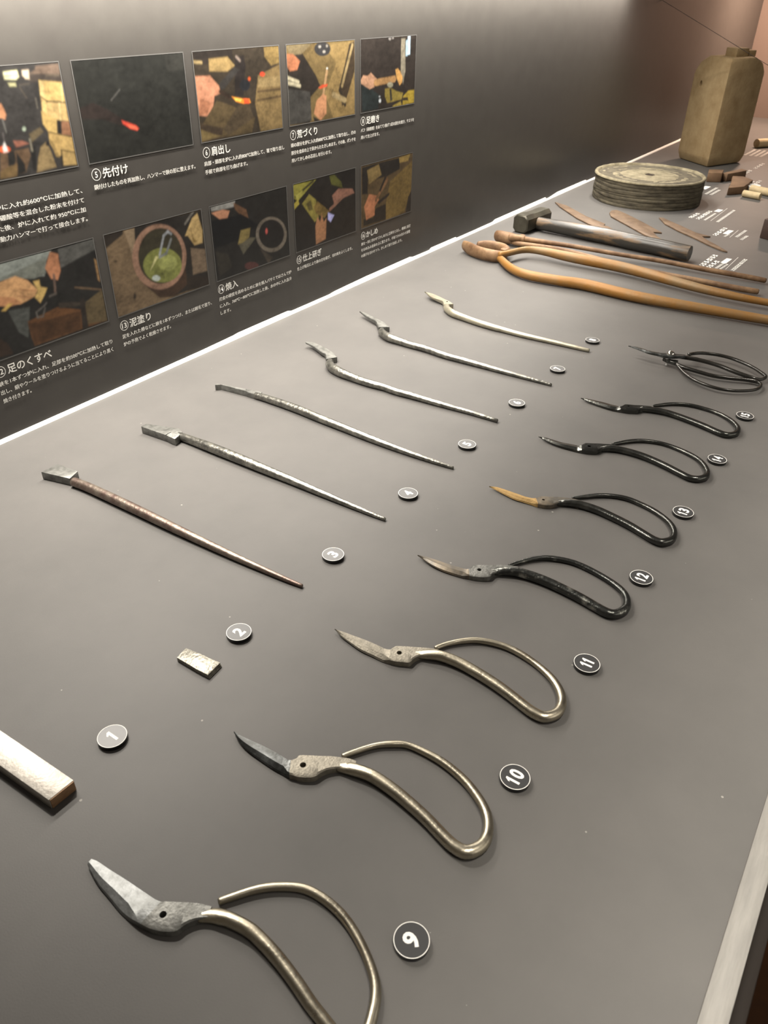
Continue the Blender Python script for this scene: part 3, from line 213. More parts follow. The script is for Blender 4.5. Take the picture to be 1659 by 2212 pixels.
BLOCK = mat('tan_pitted_stone', (0.44, 0.325, 0.175), (0.29, 0.195, 0.092), rough=0.85, lo=0.3, hi=0.7, scale=24, bump=0.5, bscale=180)
BROWN_STONE = mat('brown_whetstone', (0.20, 0.12, 0.066), (0.13, 0.075, 0.04), rough=0.75, scale=40, bump=0.2)
CREAM = mat('cream_stone', (0.62, 0.50, 0.30), (0.50, 0.39, 0.22), rough=0.7, scale=60, bump=0.2)
DARKWOOD = mat('dark_red_wood', (0.055, 0.03, 0.022), (0.04, 0.022, 0.016), rough=0.6, scale=40)
CHROME = mat('bright_rivet', (0.85, 0.83, 0.76), rough=0.12, metal=1.0)
CLEAR = mat('clear_acrylic', (0.75, 0.75, 0.72), rough=0.1, spec=0.6)
ENDWALL = mat('end_wall_brown', (0.16, 0.12, 0.10), rough=0.7)
REFLECTOR = mat('pale_reflector', (0.62, 0.58, 0.52), rough=0.7)
FLOORM = mat('dark_brown_floor', (0.003, 0.0014, 0.0008), (0.02, 0.007, 0.0015), rough=0.8, spec=0.05, scale=3)
WIREM = mat('dark_wire', (0.008, 0.006, 0.005), rough=0.6)

# ------------------------------------------------------------------ mesh helpers
def link(name, me, material=None, parent=None, sharp=35):
    if sharp is not None:
        me.polygons.foreach_set('use_smooth', [True] * len(me.polygons))
        me.set_sharp_from_angle(angle=math.radians(sharp))
    if material is not None:
        me.materials.clear()
        me.materials.append(material)
    o = bpy.data.objects.new(name, me)
    COL.objects.link(o)
    if parent is not None:
        o.parent = parent
    return o

def mesh(name, V, Fc):
    me = bpy.data.meshes.new(name)
    me.from_pydata([tuple(v) for v in V], [], Fc)
    me.update()
    return me

def fixn(me):
    bm = bmesh.new(); bm.from_mesh(me)
    bmesh.ops.recalc_face_normals(bm, faces=bm.faces)
    bm.to_mesh(me); bm.free(); me.update()
    return me

def thing(name, label, cat, loc=(0, 0, 0), group=None):
    o = bpy.data.objects.new(name, None)
    o.empty_display_size = 0.01
    COL.objects.link(o)
    o.location = loc
    return tag(o, label, cat, group)

def tag(o, label, cat, group=None):
    o['label'] = label
    o['category'] = cat
    if group:
        o['group'] = group
    return o

def struct(o):
    o['kind'] = 'structure'
    return o

def box_me(name, x0, x1, y0, y1, z0, z1, bevel=0.0, seg=2):
    V = [(x0, y0, z0), (x1, y0, z0), (x1, y1, z0), (x0, y1, z0), (x0, y0, z1), (x1, y0, z1), (x1, y1, z1), (x0, y1, z1)]
    Fc = [(3, 2, 1, 0), (4, 5, 6, 7), (0, 1, 5, 4), (1, 2, 6, 5), (2, 3, 7, 6), (3, 0, 4, 7)]
    me = mesh(name, V, Fc)
    if bevel:
        bevel_me(me, bevel, seg)
    return me

def bevel_me(me, width, seg=2):
    bm = bmesh.new(); bm.from_mesh(me)
    bmesh.ops.bevel(bm, geom=bm.edges[:], offset=width, segments=seg, affect='EDGES', profile=0.5)
    bm.to_mesh(me); bm.free(); me.update()
    return me

def spline(pts, n=5):
    """Catmull-Rom through rows of numbers"""
    P = np.array(pts, float)
    P = np.vstack([2 * P[0] - P[1], P, 2 * P[-1] - P[-2]])
    out = []
    for i in range(1, len(P) - 2):
        a, b, c, d = P[i - 1], P[i], P[i + 1], P[i + 2]
        for k in range(n):
            t = k / n
            out.append(0.5 * ((2 * b) + (-a + c) * t + (2 * a - 5 * b + 4 * c - d) * t * t + (-a + 3 * b - 3 * c + d) * t ** 3))
    out.append(P[-2])
    return np.array(out)

def smooth_path(P, it=2):
    P = np.array(P, float)
    for _ in range(it):
        Q = P.copy()
        Q[1:-1] = 0.25 * P[:-2] + 0.5 * P[1:-1] + 0.25 * P[2:]
        P = Q
    return P

def tube_me(name, rows, n=5, seg=16, flat=1.0, cap_round=True, smooth=0):
    """rows: x,y,z,r  or x,y,z,r_side,r_up (mm)"""
    R = spline(rows, n)
    if smooth:
        R = smooth_path(R, smooth)
    P = R[:, :3]
    rs = R[:, 3]
    ru = R[:, 4] if R.shape[1] > 4 else rs * flat
    T = np.gradient(P, axis=0)
    T /= np.linalg.norm(T, axis=1)[:, None] + 1e-9
    rings = []
    seq = [(i, 1.0, 0.0) for i in range(len(P))]
    if cap_round:
        seq = [(0, 0.55, -0.45), (0, 0.88, -0.2)] + seq + [(len(P) - 1, 0.88, 0.2), (len(P) - 1, 0.55, 0.45)]
    V = []
    for i, s, adv in seq:
        t = T[i]
        side = np.cross(t, (0, 0, 1.0))
        side /= np.linalg.norm(side) + 1e-9
        u = np.cross(side, t)
        c = P[i] + t * adv * rs[i]
        for k in range(seg):
            a = 2 * math.pi * k / seg
            V.append((c + s * (math.cos(a) * rs[i] * side + math.sin(a) * ru[i] * u)) * MM)
    Fc = []
    m = len(seq)
    for j in range(m - 1):
        for k in range(seg):
            k2 = (k + 1) % seg
            Fc.append((j * seg + k, j * seg + k2, (j + 1) * seg + k2, (j + 1) * seg + k))
    Fc.append(tuple(range(seg))[::-1])
    Fc.append(tuple((m - 1) * seg + k for k in range(seg)))
    return fixn(mesh(name, V, Fc))

def loft_me(name, sections):
    k = len(sections[0])
    V = [Vector(q) * MM for s in sections for q in s]
    Fc = []
    for j in range(len(sections) - 1):
        for i in range(k):
            i2 = (i + 1) % k
            Fc.append((j * k + i, j * k + i2, (j + 1) * k + i2, (j + 1) * k + i))
    Fc.append(tuple(range(k))[::-1])
    Fc.append(tuple((len(sections) - 1) * k + i for i in range(k)))
    return fixn(mesh(name, V, Fc))

def prism_me(name, poly, z0, z1, bevel=0.0, inset=0.0):
    n = len(poly)
    c = np.mean(np.array(poly), axis=0)
    V = [(x * MM, y * MM, z0 * MM) for x, y in poly]
    V += [((x + (c[0] - x) * inset) * MM, (y + (c[1] - y) * inset) * MM, z1 * MM) for x, y in poly]
    Fc = [tuple(range(n))[::-1], tuple(range(n, 2 * n))]
    Fc += [(i, (i + 1) % n, n + (i + 1) % n, n + i) for i in range(n)]
    me = fixn(mesh(name, V, Fc))
    if bevel:
        bevel_me(me, bevel * MM, 2)
    return me

def lathe_me(name, prof, seg=64, wob=None):
    """prof: list of (r,z) mm, closed top and bottom with fans"""
    V, Fc = [], []
    for j, (r, z) in enumerate(prof):
        for k in range(seg):
            a = 2 * math.pi * k / seg
            rr, zz = r, z
            if wob:
                dr, dz = wob(a, j)
                rr += dr; zz += dz
            V.append((rr * math.cos(a) * MM, rr * math.sin(a) * MM, zz * MM))
    m = len(prof)
    for j in range(m - 1):
        for k in range(seg):
            k2 = (k + 1) % seg
            Fc.append((j * seg + k, j * seg + k2, (j + 1) * seg + k2, (j + 1) * seg + k))
    Fc.append(tuple(range(seg))[::-1])
    Fc.append(tuple((m - 1) * seg + k for k in range(seg)))
    return fixn(mesh(name, V, Fc))

def text_me(body, size, offset=0.0, align='LEFT', sx=1.0, extrude=0.0, spacing=1.0):
    c = bpy.data.curves.new('txt', 'FONT')
    c.body = body
    c.size = size
    c.offset = offset
    c.align_x = align
    c.extrude = extrude
    c.space_character = spacing
    c.resolution_u = 3
    o = bpy.data.objects.new('txt', c)
    COL.objects.link(o)
    bpy.context.view_layer.update()
    me = bpy.data.meshes.new_from_object(o.evaluated_get(bpy.context.evaluated_depsgraph_get()))
    bpy.data.objects.remove(o)
    bpy.data.curves.remove(c)
    if sx != 1.0:
        for v in me.vertices:
            v.co.x *= sx
    return me

def join_me(name, parts):
    """parts: list of (mesh, Matrix)"""
    bm = bmesh.new()
    for me, mx in parts:
        t = me.copy()
        t.transform(mx)
        bm.from_mesh(t)
        bpy.data.meshes.remove(t)
    out = bpy.data.meshes.new(name)
    bm.to_mesh(out); bm.free()
    for me in {p[0] for p in parts}:
        if me.users == 0:
            bpy.data.meshes.remove(me)
    return out

def ring_me(name, r0, r1, z, seg=48, mid=None):
    V = [(r * math.cos(2 * math.pi * k / seg), r * math.sin(2 * math.pi * k / seg), z) for r in (r0, r1) for k in range(seg)]
    return mesh(name, V, [(k, (k + 1) % seg, seg + (k + 1) % seg, seg + k) for k in range(seg)][::1])

def cut_hole(me, x, y, r, z0=-5, z1=20, sq=False):
    """boolean a vertical round hole (mm) through a mesh"""
    o = bpy.data.objects.new('tmp_a', me); COL.objects.link(o)
    seg = 4 if sq else 20
    V = []
    for z in (z0, z1):
        for k in range(seg):
            a = 2 * math.pi * (k + 0.5) / seg
            V.append(((x + r * math.cos(a)) * MM, (y + r * math.sin(a)) * MM, z * MM))
    c = fixn(mesh('tmp_c', V, [tuple(range(seg))[::-1], tuple(range(seg, 2 * seg))] + [(k, (k + 1) % seg, seg + (k + 1) % seg, seg + k) for k in range(seg)]))
    oc = bpy.data.objects.new('tmp_c', c); COL.objects.link(oc)
    md = o.modifiers.new('b', 'BOOLEAN')
    md.operation = 'DIFFERENCE'; md.solver = 'EXACT'; md.object = oc
    bpy.context.view_layer.update()
    out = bpy.data.meshes.new_from_object(o.evaluated_get(bpy.context.evaluated_depsgraph_get()))
    bpy.data.objects.remove(o); bpy.data.objects.remove(oc)
    bpy.data.meshes.remove(c); bpy.data.meshes.remove(me)
    return out

YW = 0.766
YF = -0.0375
XE = 3.66

# ------------------------------------------------------------------ the setting
struct(link('floor', box_me('floor', -2.5, 5.5, -3.0, 1.2, -0.90, -0.86), FLOORM, sharp=None))
struct(link('wall_back', box_me('wall_back', -0.8, XE + 0.10, YW + 0.008, YW + 0.06, -0.05, 1.0), ENDWALL, sharp=None))
struct(link('wall_end', box_me('wall_end', XE, XE + 0.05, -0.06, YW + 0.008, -0.05, 1.0), ENDWALL, sharp=None))

struct(link('wall_left_reflector', box_me('wall_left_reflector', -0.62, -0.57, -0.06, YW + 0.008, -0.05, 1.0), REFLECTOR, sharp=None))  # unseen pale wall added as a reflector for the metal

# ------------------------------------------------------------------ display table
tbl = thing('display_table', 'long grey display table surface carrying the forged tools and number discs', 'table')
link('table_top', box_me('table_top', -0.8, XE, YF, YW + 0.004, -0.03, 0.0), TABLE, tbl, sharp=None)
link('front_rail', box_me('front_rail', -0.8, XE, YF - 0.0135, YF, -0.03, 0.0015, 0.0006), RAIL, tbl)
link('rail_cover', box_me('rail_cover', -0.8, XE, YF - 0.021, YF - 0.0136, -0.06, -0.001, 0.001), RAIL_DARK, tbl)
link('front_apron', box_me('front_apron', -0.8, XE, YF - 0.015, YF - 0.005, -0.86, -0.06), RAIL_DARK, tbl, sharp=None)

# white edge strip between the panel and the table
pts = [(-800, 3.2), (380, 3.2), (520, 3.2), (700, 3.9), (760, 5.2), (770, 6.2), (880, 6.0), (890, 3.6), (985, 3.2), (1000, 4.6), (1090, 6.4), (1230, 6.6), (1240, 4.2), (1300, 3.4),
       (1305, 6.4), (1400, 6.2), (1405, 3.6), (1560, 3.8), (1570, 7.0), (1830, 7.0), (1838, 2.2), (1850, 2.4), (1900, 7.2), (2080, 6.6), (2090, 3.0), (2300, 4.6), (XE * 1000, 4.4)]
V, Fc = [], []
for x, h in pts:
    V += [(x * MM, YW - 0.0045, 0.0), (x * MM, YW - 0.0030, h * MM * 0.55), (x * MM, YW - 0.0002, h * MM), (x * MM, YW - 0.0002, 0.0)]
for i in range(len(pts) - 1):
    for k in range(4):
        Fc.append((4 * i + k, 4 * i + (k + 1) % 4, 4 * i + 4 + (k + 1) % 4, 4 * i + 4 + k))
Fc += [(0, 1, 2, 3), tuple(4 * (len(pts) - 1) + k for k in (3, 2, 1, 0))]
tag(link('edge_strip', fixn(mesh('edge_strip', V, Fc)), WHITE, sharp=20), 'thin uneven white strip along the foot of the charcoal panel', 'trim')

# ------------------------------------------------------------------ information panel with photo prints and captions
panel = thing('information_panel', 'long charcoal wall panel with two rows of workshop photos and white Japanese captions', 'panel', (0, YW, 0))
link('panel_board', box_me('panel_board', -0.8, XE, 0.0, 0.006, 0.0, 0.62), PANEL, panel, sharp=None)
PX0, PPITCH, PW = 403.318, 167.680, 152.359
PZ = ((355.923, 260.234), (184.452, 88.594))
WALLROT = Matrix.Rotation(math.pi / 2, 4, 'X')

def paint(ops, W, H, seed):
    rng = np.random.default_rng(seed)
    yy, xx = np.mgrid[0:H, 0:W]
    X = xx / (W - 1)
    Y = yy / (H - 1)
    img = np.zeros((H, W, 3))
    asp = H / W
    soft = 1.3 / W
    def blend(d, col):
        a = np.clip(0.5 - d / (2 * soft), 0, 1)[..., None]
        img[:] = img * (1 - a) + a * np.array(srgb(col))
    def segd(a, b):
        ax, ay, bx, by = a[0], a[1] * asp, b[0], b[1] * asp
        dx, dy = bx - ax, by - ay
        t = np.clip(((X - ax) * dx + (Y * asp - ay) * dy) / (dx * dx + dy * dy + 1e-12), 0, 1)
        return np.hypot(X - ax - t * dx, Y * asp - ay - t * dy)
    for o in ops:
        if o[0] == 'b':
            img[:] = srgb(o[1])
        elif o[0] == 'p':
            P = o[2]
            inside = np.zeros((H, W), bool)
            d = np.full((H, W), 9.0)
            for i in range(len(P)):
                a, b = P[i], P[(i + 1) % len(P)]
                d = np.minimum(d, segd(a, b))
                c = ((a[1] > Y) != (b[1] > Y)) & (X < (b[0] - a[0]) * (Y - a[1]) / (b[1] - a[1] + 1e-12) + a[0])
                inside ^= c
            blend(np.where(inside, -d, d), o[1])
        elif o[0] == 'l':
            for a, b in zip(o[3][:-1], o[3][1:]):
                blend(segd(a, b) - o[2] / 2, o[1])
        elif o[0] == 'e':
            c, e1, e2 = o[2], o[3], o[4]
            det = e1[0] * e2[1] - e1[1] * e2[0]
            u = ((X - c[0]) * e2[1] - (Y - c[1]) * e2[0]) / det
            v = (-(X - c[0]) * e1[1] + (Y - c[1]) * e1[0]) / det
            q = np.hypot(u, v)
            blend((q - 1) * min(np.hypot(*e1), np.hypot(*e2)), o[1])
    # mottling of the printed picture
    nz = np.zeros((H, W))
    for s, amp in ((6, 0.16), (14, 0.2), (34, 0.2), (80, 0.2)):
        g = rng.random((s + 2, s + 2))
        fx = X * s; fy = Y * s
        ix = fx.astype(int); iy = fy.astype(int)
        tx = fx - ix; ty = fy - iy
        nz += amp * ((g[iy, ix] * (1 - tx) + g[iy, ix + 1] * tx) * (1 - ty) + (g[iy + 1, ix] * (1 - tx) + g[iy + 1, ix + 1] * tx) * ty - 0.5) * 2
    img *= (1 + nz)[..., None]
    for ax in (0, 1):
        img = 0.25 * np.roll(img, 1, ax) + 0.5 * img + 0.25 * np.roll(img, -1, ax)
    return img

PRINT_LABELS = {(0, 0): 'print of a glowing forge beside pale stacked bricks', (1, 0): 'almost black print with one red-hot tip',
    (2, 0): 'print of a fist forging a glowing orange blade', (3, 0): 'print of a smith seen from above hammering red iron',
    (4, 0): 'print of hands at a polishing buff with a bright window', (0, 1): 'smoky print of hands rubbing cloth over a forge',
    (1, 1): 'print of a round clay pot with green slurry', (2, 1): 'dark print of a man quenching iron in a round tub',
    (3, 1): 'print of hands sharpening on a whetstone', (4, 1): 'brown print of a hand riveting at an anvil'}
PRINT_GAIN = 0.58
for ci, ri, ops in PICS:
    W_, H_ = 190, 120
    img = np.clip((paint(ops, W_, H_, 10 * ci + ri) * np.array([1.0, 1.08, 1.2]) + 0.008) * PRINT_GAIN, 0.004, 0.95)  # constant lift puts gloss haze into the ink colour
    x0 = (PX0 + ci * PPITCH + ri * 0.905) * MM
    z1, z0 = PZ[ri][0] * MM, PZ[ri][1] * MM
    xs = np.linspace(x0, x0 + PW * MM, W_)
    zs = np.linspace(z1, z0, H_)
    XX, ZZ = np.meshgrid(xs, zs)
    Vn = np.stack([XX.ravel(), np.full(W_ * H_, -0.0004), ZZ.ravel()], 1)
    idx = np.arange(W_ * H_).reshape(H_, W_)
    q = np.stack([idx[1:, :-1].ravel(), idx[1:, 1:].ravel(), idx[:-1, 1:].ravel(), idx[:-1, :-1].ravel()], 1)
    me = mesh('photo_print', Vn, q.tolist())
    at = me.attributes.new('ink', 'FLOAT_COLOR', 'POINT')
    at.data.foreach_set('color', np.concatenate([img.reshape(-1, 3), np.ones((W_ * H_, 1))], 1).ravel())
    pr = link('photo_print', me, PRINT, panel, sharp=None)
    pr['label'] = PRINT_LABELS[(ci, ri)]
    e = 0.0011
    bx0, bx1, bz0, bz1 = x0 - e, x0 + PW * MM + e, z0 - e, z1 + e
    Vb = [(bx0, -0.0005, bz0), (bx1, -0.0005, bz0), (bx1, -0.0005, bz1), (bx0, -0.0005, bz1),
          (x0, -0.0005, z0), (x0 + PW * MM, -0.0005, z0), (x0 + PW * MM, -0.0005, z1), (x0, -0.0005, z1)]
    link('print_border', mesh('print_border', Vb, [(0, 1, 5, 4), (1, 2, 6, 5), (2, 3, 7, 6), (3, 0, 4, 7)]), EDGE, pr, sharp=None)

CAPS = {(0, 0): ('4', '鋼付け', ['鋏の頭部を炉に入れ約600℃に加熱して、', '水で濡らし、硼酸等を混合した粉末を付けて', '十分乾かした後、炉に入れて約 950℃に加', '熱し、手槌又は動力ハンマーで打って接合します。']),
    (1, 0): ('5', '先付け', ['鋼付けしたものを再加熱し、ハンマーで鋏の形に整えます。']),
    (2, 0): ('6', '肩出し', ['肩部・頭部を炉に入れ約800℃加熱して、箸で取り出し', '手槌で肩部を打ち曲げます。']),
    (3, 0): ('7', '荒づくり', ['頭の部分を炉に入れ約800℃に加熱して取り出し、刃の', '部分を金床の上で表からたたきしめます。その後、ポンチを', '用いてかしめの芯出しを行います。']),
    (4, 0): ('8', '足磨き', ['バフ（研磨剤）をあてて1個ずつ足の部分を磨き、ヤスリを', '用いて仕上げます。']),
    (0, 1): ('12', '足のくすべ', ['鋏を1本ずつ炉に入れ、足部を約500℃に加熱して取り', '出し、絹やウールを塗りつけるように当てることにより黒く', '焼き付きます。']),
    (1, 1): ('13', '泥塗り', ['泥を入れた樽などに鋏を1本ずつつけ、または刷毛で塗り、', '炉の予熱でよく乾燥させます。']),
    (2, 1): ('14', '焼入', ['刃金の硬度を高めるために鋏を焼入バサミではさんで炉', 'に入れ、760℃～800℃に加熱した後、水の中に入れ急冷', 'します。']),
    (3, 1): ('15', '仕上研ぎ', ['仕上げ砥石により鋏の刃を研ぎ、切れ味をよくします。']),
    (4, 1): ('16', 'かしめ', ['鋏を一対に合わせてかしめ穴に芯棒をとおし、機械に鋲打', 'をはめ込み金床の上に置きます。手槌でかみ合わせ調整', 'の調子を合わせつつ、かしめて取り完成します。'])}
# measured right ends of each text line (mm from the print's left edge)
ENDS = {(0, 0): [151.5, 151.6, 151.4, 151.3], (1, 0): [152], (2, 0): [153, 77.5], (3, 0): [153.6, 153.6, 92], (4, 0): [153, 50.5],
        (0, 1): [152, 151.3, 34.6], (1, 1): [153, 77], (2, 1): [153.5, 153.4, 20], (3, 1): [142], (4, 1): [153, 152.2, 126]}
HEADW = {(0, 0): 35, (1, 0): 35, (2, 0): 33.2, (3, 0): 45, (4, 0): 35, (0, 1): 55, (1, 1): 33, (2, 1): 24.2, (3, 1): 45.8, (4, 1): 33.6}

def fit_x(me, width):
    xs = [v.co.x for v in me.vertices]
    a, b = min(xs), max(xs)
    k = width / max(b - a, 1e-6)
    for v in me.vertices:
        v.co.x = (v.co.x - a) * k
    return me

for key, (num, head, lines) in CAPS.items():
    ci, ri = key
    left = PX0 + ci * PPITCH + ri * 0.905
    hb = 243.2 if ri == 0 else 71.4
    def place(x, z):
        return Matrix.Translation((x * MM, -0.0007, z * MM)) @ WALLROT
    ps = []
    if key != (0, 0):
        ps.append((ring_me('r', 5.5 * MM, 6.15 * MM, 0.0), place(left + 5.7, hb + 5.0)))
        n = text_me(num, 8.6 * MM, 0.00016, 'LEFT', 1.0)
        fit_x(n, (3.4 if num not in ('1',) else 2.5) * MM if len(num) == 1 else 7.2 * MM)
        wn = 3.4 if len(num) == 1 else 7.2
        ps.append((n, place(left + 5.7 - wn / 2, hb + 2.0)))
        hm = text_me(head, 11.2 * MM)
        fit_x(hm, HEADW[key] * MM)
        for q, (dx, dz) in enumerate(((-0.22, 0), (0.22, 0), (0, 0.2), (0, -0.2), (0.15, 0.15), (-0.15, -0.15))):
            ps.append((hm, Matrix.Translation((0, -0.00005 * q, 0)) @ place(left + 14.2 + dx, hb + 0.9 + dz)))
        link('caption_heading', join_me('caption_heading', ps), INK, panel, sharp=None)
    ps = []
    for k, ln in enumerate(lines):
        tm = text_me(ln, 5.7 * MM)
        z = (233.1 if ri == 0 else 60.9) - 9.75 * k
        full = ENDS[key][k]
        st = 0.0
        if key == (0, 0):
            st = 6.0 if k < 3 else -4
        fit_x(tm, (full - st) * MM)
        for q, dx in enumerate((-0.12, 0.12, 0.0)):
            ps.append((tm, Matrix.Translation((0, -0.00006 * q, 0)) @ place(left + st + dx, z + 0.4)))
    link('caption_text', join_me('caption_text', ps), INK, panel, sharp=None)

# ------------------------------------------------------------------ number discs
DISC_POS = {1: (190.1, 344.5), 2: (315.7, 344.3), 3: (439.4, 344.2), 4: (564.2, 343.5), 5: (687.9, 343.8), 6: (815.2, 344.2), 7: (940.6, 344.7), 8: (1065.8, 344.6),
            9: (190.9, 102.5), 10: (317.9, 102.7), 11: (442.9, 103.1), 12: (569.4, 103.3), 13: (694.2, 103.3), 14: (820.3, 103.0), 15: (947.7, 103.0)}
NEXT_TO = {1: 'bright steel bar', 2: 'small layered offcut', 3: 'block-headed rod', 4: 'arrow-headed rod', 5: 'chisel-headed rod', 6: 'hooked dark bent rod', 7: 'leaf-bladed bent rod',
           8: 'polished pale rod', 9: 'wide-looped blunt scissor half', 10: 'blue-bladed scissor half', 11: 'all-pale scissor half', 12: 'patchy black scissor half', 13: 'yellow-bladed scissor half',
           14: 'brownish dark scissor half', 15: 'square-holed scissor half'}
SIDE_ME = lathe_me('disc_body', [(9.6, 0.0), (9.9, 0.15), (9.95, 0.4), (9.95, 3.2), (9.75, 3.4)], 48)
FACE_ME = lathe_me('disc_face', [(9.5, 3.38), (9.5, 3.5)], 48)
RING_ME = ring_me('disc_ring', 9.42 * MM, 9.85 * MM, 3.52 * MM)
SIDE_ME.materials.append(DISC_SIDE)
for n, (x, y) in DISC_POS.items():
    # visible centres were measured on the raised top face
    k = 1 - 3.5 / 430.0
    d = thing('number_disc', 'black disc reading %d, beside the %s' % (n, NEXT_TO[n]), 'number disc', (x * k * MM, y * k * MM, 0), 'number discs beside the exhibits')
    link('disc_body', SIDE_ME, None, d, sharp=None if n > 1 else 35)
    link('disc_face', FACE_ME, DISC, d, sharp=None)
    link('white_rim', RING_ME, INK, d, sharp=None)
    t = text_me(str(n), 13.2 * MM, 0.00045)
    wd = {1: 4.2, 2: 6.6}.get(n, 6.6) if n < 10 else (9.0 if n == 11 else 11.2)
    if n == 1:
        q = [(-2.6, 2.6), (-0.6, 5.0), (1.3, 5.0), (1.3, -5.0), (-0.7, -5.0), (-0.7, 2.6), (-2.0, 1.5)]
        t = mesh('one', [(x * MM, y * MM, 0) for x, y in q], [tuple(range(len(q)))[::-1]])
        wd = 0.0
    elif n < 10:
        fit_x(t, wd * MM)
    else:
        q = [(-1.7, 2.5), (-0.2, 4.75), (1.1, 4.75), (1.1, -4.75), (-0.7, -4.75), (-0.7, 2.2), (-1.7, 1.2)]
        one = mesh('one', [(x * MM, y * MM, 0) for x, y in q], [tuple(range(len(q)))[::-1]])
        if n == 11:
            two = one.copy()
        else:
            two = text_me(str(n - 10), 13.2 * MM, 0.00045)
            fit_x(two, 5.6 * MM)
            yc = [v.co.y for v in two.vertices]
            two.transform(Matrix.Translation((-2.8 * MM, -(max(yc) + min(yc)) / 2, 0)))
        t = join_me('numeral', [(one, Matrix.Translation((-3.6 * MM if n != 11 else -2.2 * MM, 0, 0))), (two, Matrix.Translation((2.6 * MM if n != 11 else 2.4 * MM, 0, 0)))])
        wd = 0.0
    ys = [v.co.y for v in t.vertices]
    t.transform(Matrix.Translation((-wd / 2 * MM, -(max(ys) + min(ys)) / 2, 3.54 * MM)))
    link('numeral', t, INK, d, sharp=None)

# ------------------------------------------------------------------ scissor halves
def sections(pairs, nb, zr=5.2):
    """cross sections of blade and pivot plate from (inner edge, outer foot) pairs"""
    P = np.array(pairs, float)
    N = len(P)
    out = []
    sub = 4
    dense = spline(np.hstack([P, np.arange(N)[:, None]]), sub)
    for r in dense:
        A, B, s = r[:2], r[2:4], r[4]
        d = A - B
        pl = min(max(s - (nb - 2.0), 0), 1) if nb else 1.0
        g = min(s / max(nb - 1, 1), 1) if nb else 1
        zt = 3.3 + (zr - 3.3) * g ** 0.7
        f = lambda a, b: a * (1 - pl) + b * pl
        pts = []
        zb = 2.0 * max(0.0, 1 - s / max(nb - 1, 1)) + 0.3 * min(s, 1) if nb else 0.3
        for (t0, z0), (t1, z1) in (((0.0, zb), (0.0, 0.3)), ((0.06, zb + (zt - zb) * 0.45), (0.03, zr * 0.86)), ((0.36, zt), (0.13, zr)),
                                   ((0.64, zt * 0.5 + 1.6), (0.6, zr)), ((1.0, 3.2), (1.0, zr)), ((0.97, 2.4), (1.0, 0.3))):
            t, z = f(t0, t1), f(z0, z1)
            q = B + d * t
            pts.append((q[0], q[1], z))
        out.append(pts)
    return out, sub

def scissor_half(n, label, blade_m, plate_m, handle_m, hole_r=2.1, square=False):
    D = DATA['s%d' % n]
    S, sub = sections(D['pairs'], D['nb'])
    cut = (D['nb'] - 1) * sub + 1
    o = D['hole']
    base = Vector((o[0] * MM, o[1] * MM, 0))
    t = thing('scissor_half', label, 'scissor half', base, 'single scissor halves in order of making')
    mv = Matrix.Translation(-base)
    b = loft_me('blade', S[:cut + 1]); b.transform(mv)
    link('blade', b, blade_m, t, 30)
    p_ = cut_hole(loft_me('pivot_plate', S[cut:]), o[0], o[1], hole_r, sq=square); p_.transform(mv)
    link('pivot_plate', p_, plate_m, t, 30)
    rows = []
    for i, (x, y, r) in enumerate(D['tube']):
        ru = (2.5, 2.75, 3.3)[i] if i < 3 else r * 0.93
        ru = min(ru, r * 0.93)
        rows.append((x, y, ru + 0.15, r * (0.72, 0.9, 0.98, 1)[min(i, 3)], ru))
    h = tube_me('handle_loop', rows, 5, 18, smooth=2); h.transform(mv)
    link('handle_loop', h, handle_m, t, 40)
    return t

scissor_half(9, 'scissor half with silvery blunt blade and wide open loop, beside disc 9', BLADE_SILVER, STEEL_GREY, STEEL, 2.0)
scissor_half(10, 'pale steel scissor half with dark bluish blade, beside disc 10', BLADE_BLUE, STEEL_MATT, STEEL, 2.1)
scissor_half(11, 'wholly pale steel scissor half with joined loop, beside disc 11', STEEL_MATT, STEEL_MATT, STEEL, 2.0)
scissor_half(12, 'blackened scissor half with whitish scale patches, beside disc 12', BLADE_TAN, STEEL_GREY, STEEL_PATCH, 1.9)
scissor_half(13, 'black scissor half with yellow clay-coated blade, beside disc 13', CLAY, BLADE_TAN, STEEL_DARK, 1.7, True)
scissor_half(14, 'dark grey scissor half with brownish blade back, beside disc 14', STEEL_DARK, STEEL_DARK, STEEL_DARK, 1.9)
scissor_half(15, 'dark scissor half with ground shiny blade and square pivot hole, beside disc 15', STEEL_DARK, STEEL_DARK, STEEL_DARK, 1.7, True)

# finished pair
U, Lo = DATA['up'], DATA['lo']
rv = U['rivet']
base = Vector((rv[0] * MM, rv[1] * MM, 0))
t = thing('scissors', 'finished pair of black scissors with two handle loops and bright rivet', 'scissors', base)
mv = Matrix.Translation(-base)
S, sub = sections(U['pairs'], 5, 4.6)
S = [[(x, y, z * 0.85 + 13.2 - 1.7 * min(1, i / 16)) for x, y, z in s] for i, s in enumerate(S)]
me = loft_me('blade', S); me.transform(mv)
link('blade', me, BLADE_BLUE, t, 30)
S, sub = sections(Lo['pairs'], 0, 4.6)
S = [[(x, y, z + 5.4) for x, y, z in s] for s in S]
me = loft_me('blade', S); me.transform(mv)
link('blade', me, STEEL_DARK, t, 30)
for D in (U, Lo):
    me = tube_me('handle_loop', D['tube'], 5, 16, 0.95, smooth=2); me.transform(mv)
    link('handle_loop', me, STEEL_BLACK, t, 40)
me = lathe_me('rivet', [(2.0, 4.0), (2.0, 15.5), (5.2, 15.6), (5.2, 16.4), (4.4, 18.0), (2.6, 19.2), (0.8, 19.6)], 24)
link('rivet', me, CHROME, t, 40)
pn = Lo['pin']
me = lathe_me('support_peg', [(1.6, 0.0), (1.6, 6.0)], 12); me.transform(Matrix.Translation(((pn[0]) * MM, (pn[1]) * MM, 0)) @ Matrix.Identity(4)); me.transform(mv)
link('support_peg', me, CLEAR, t, 40)

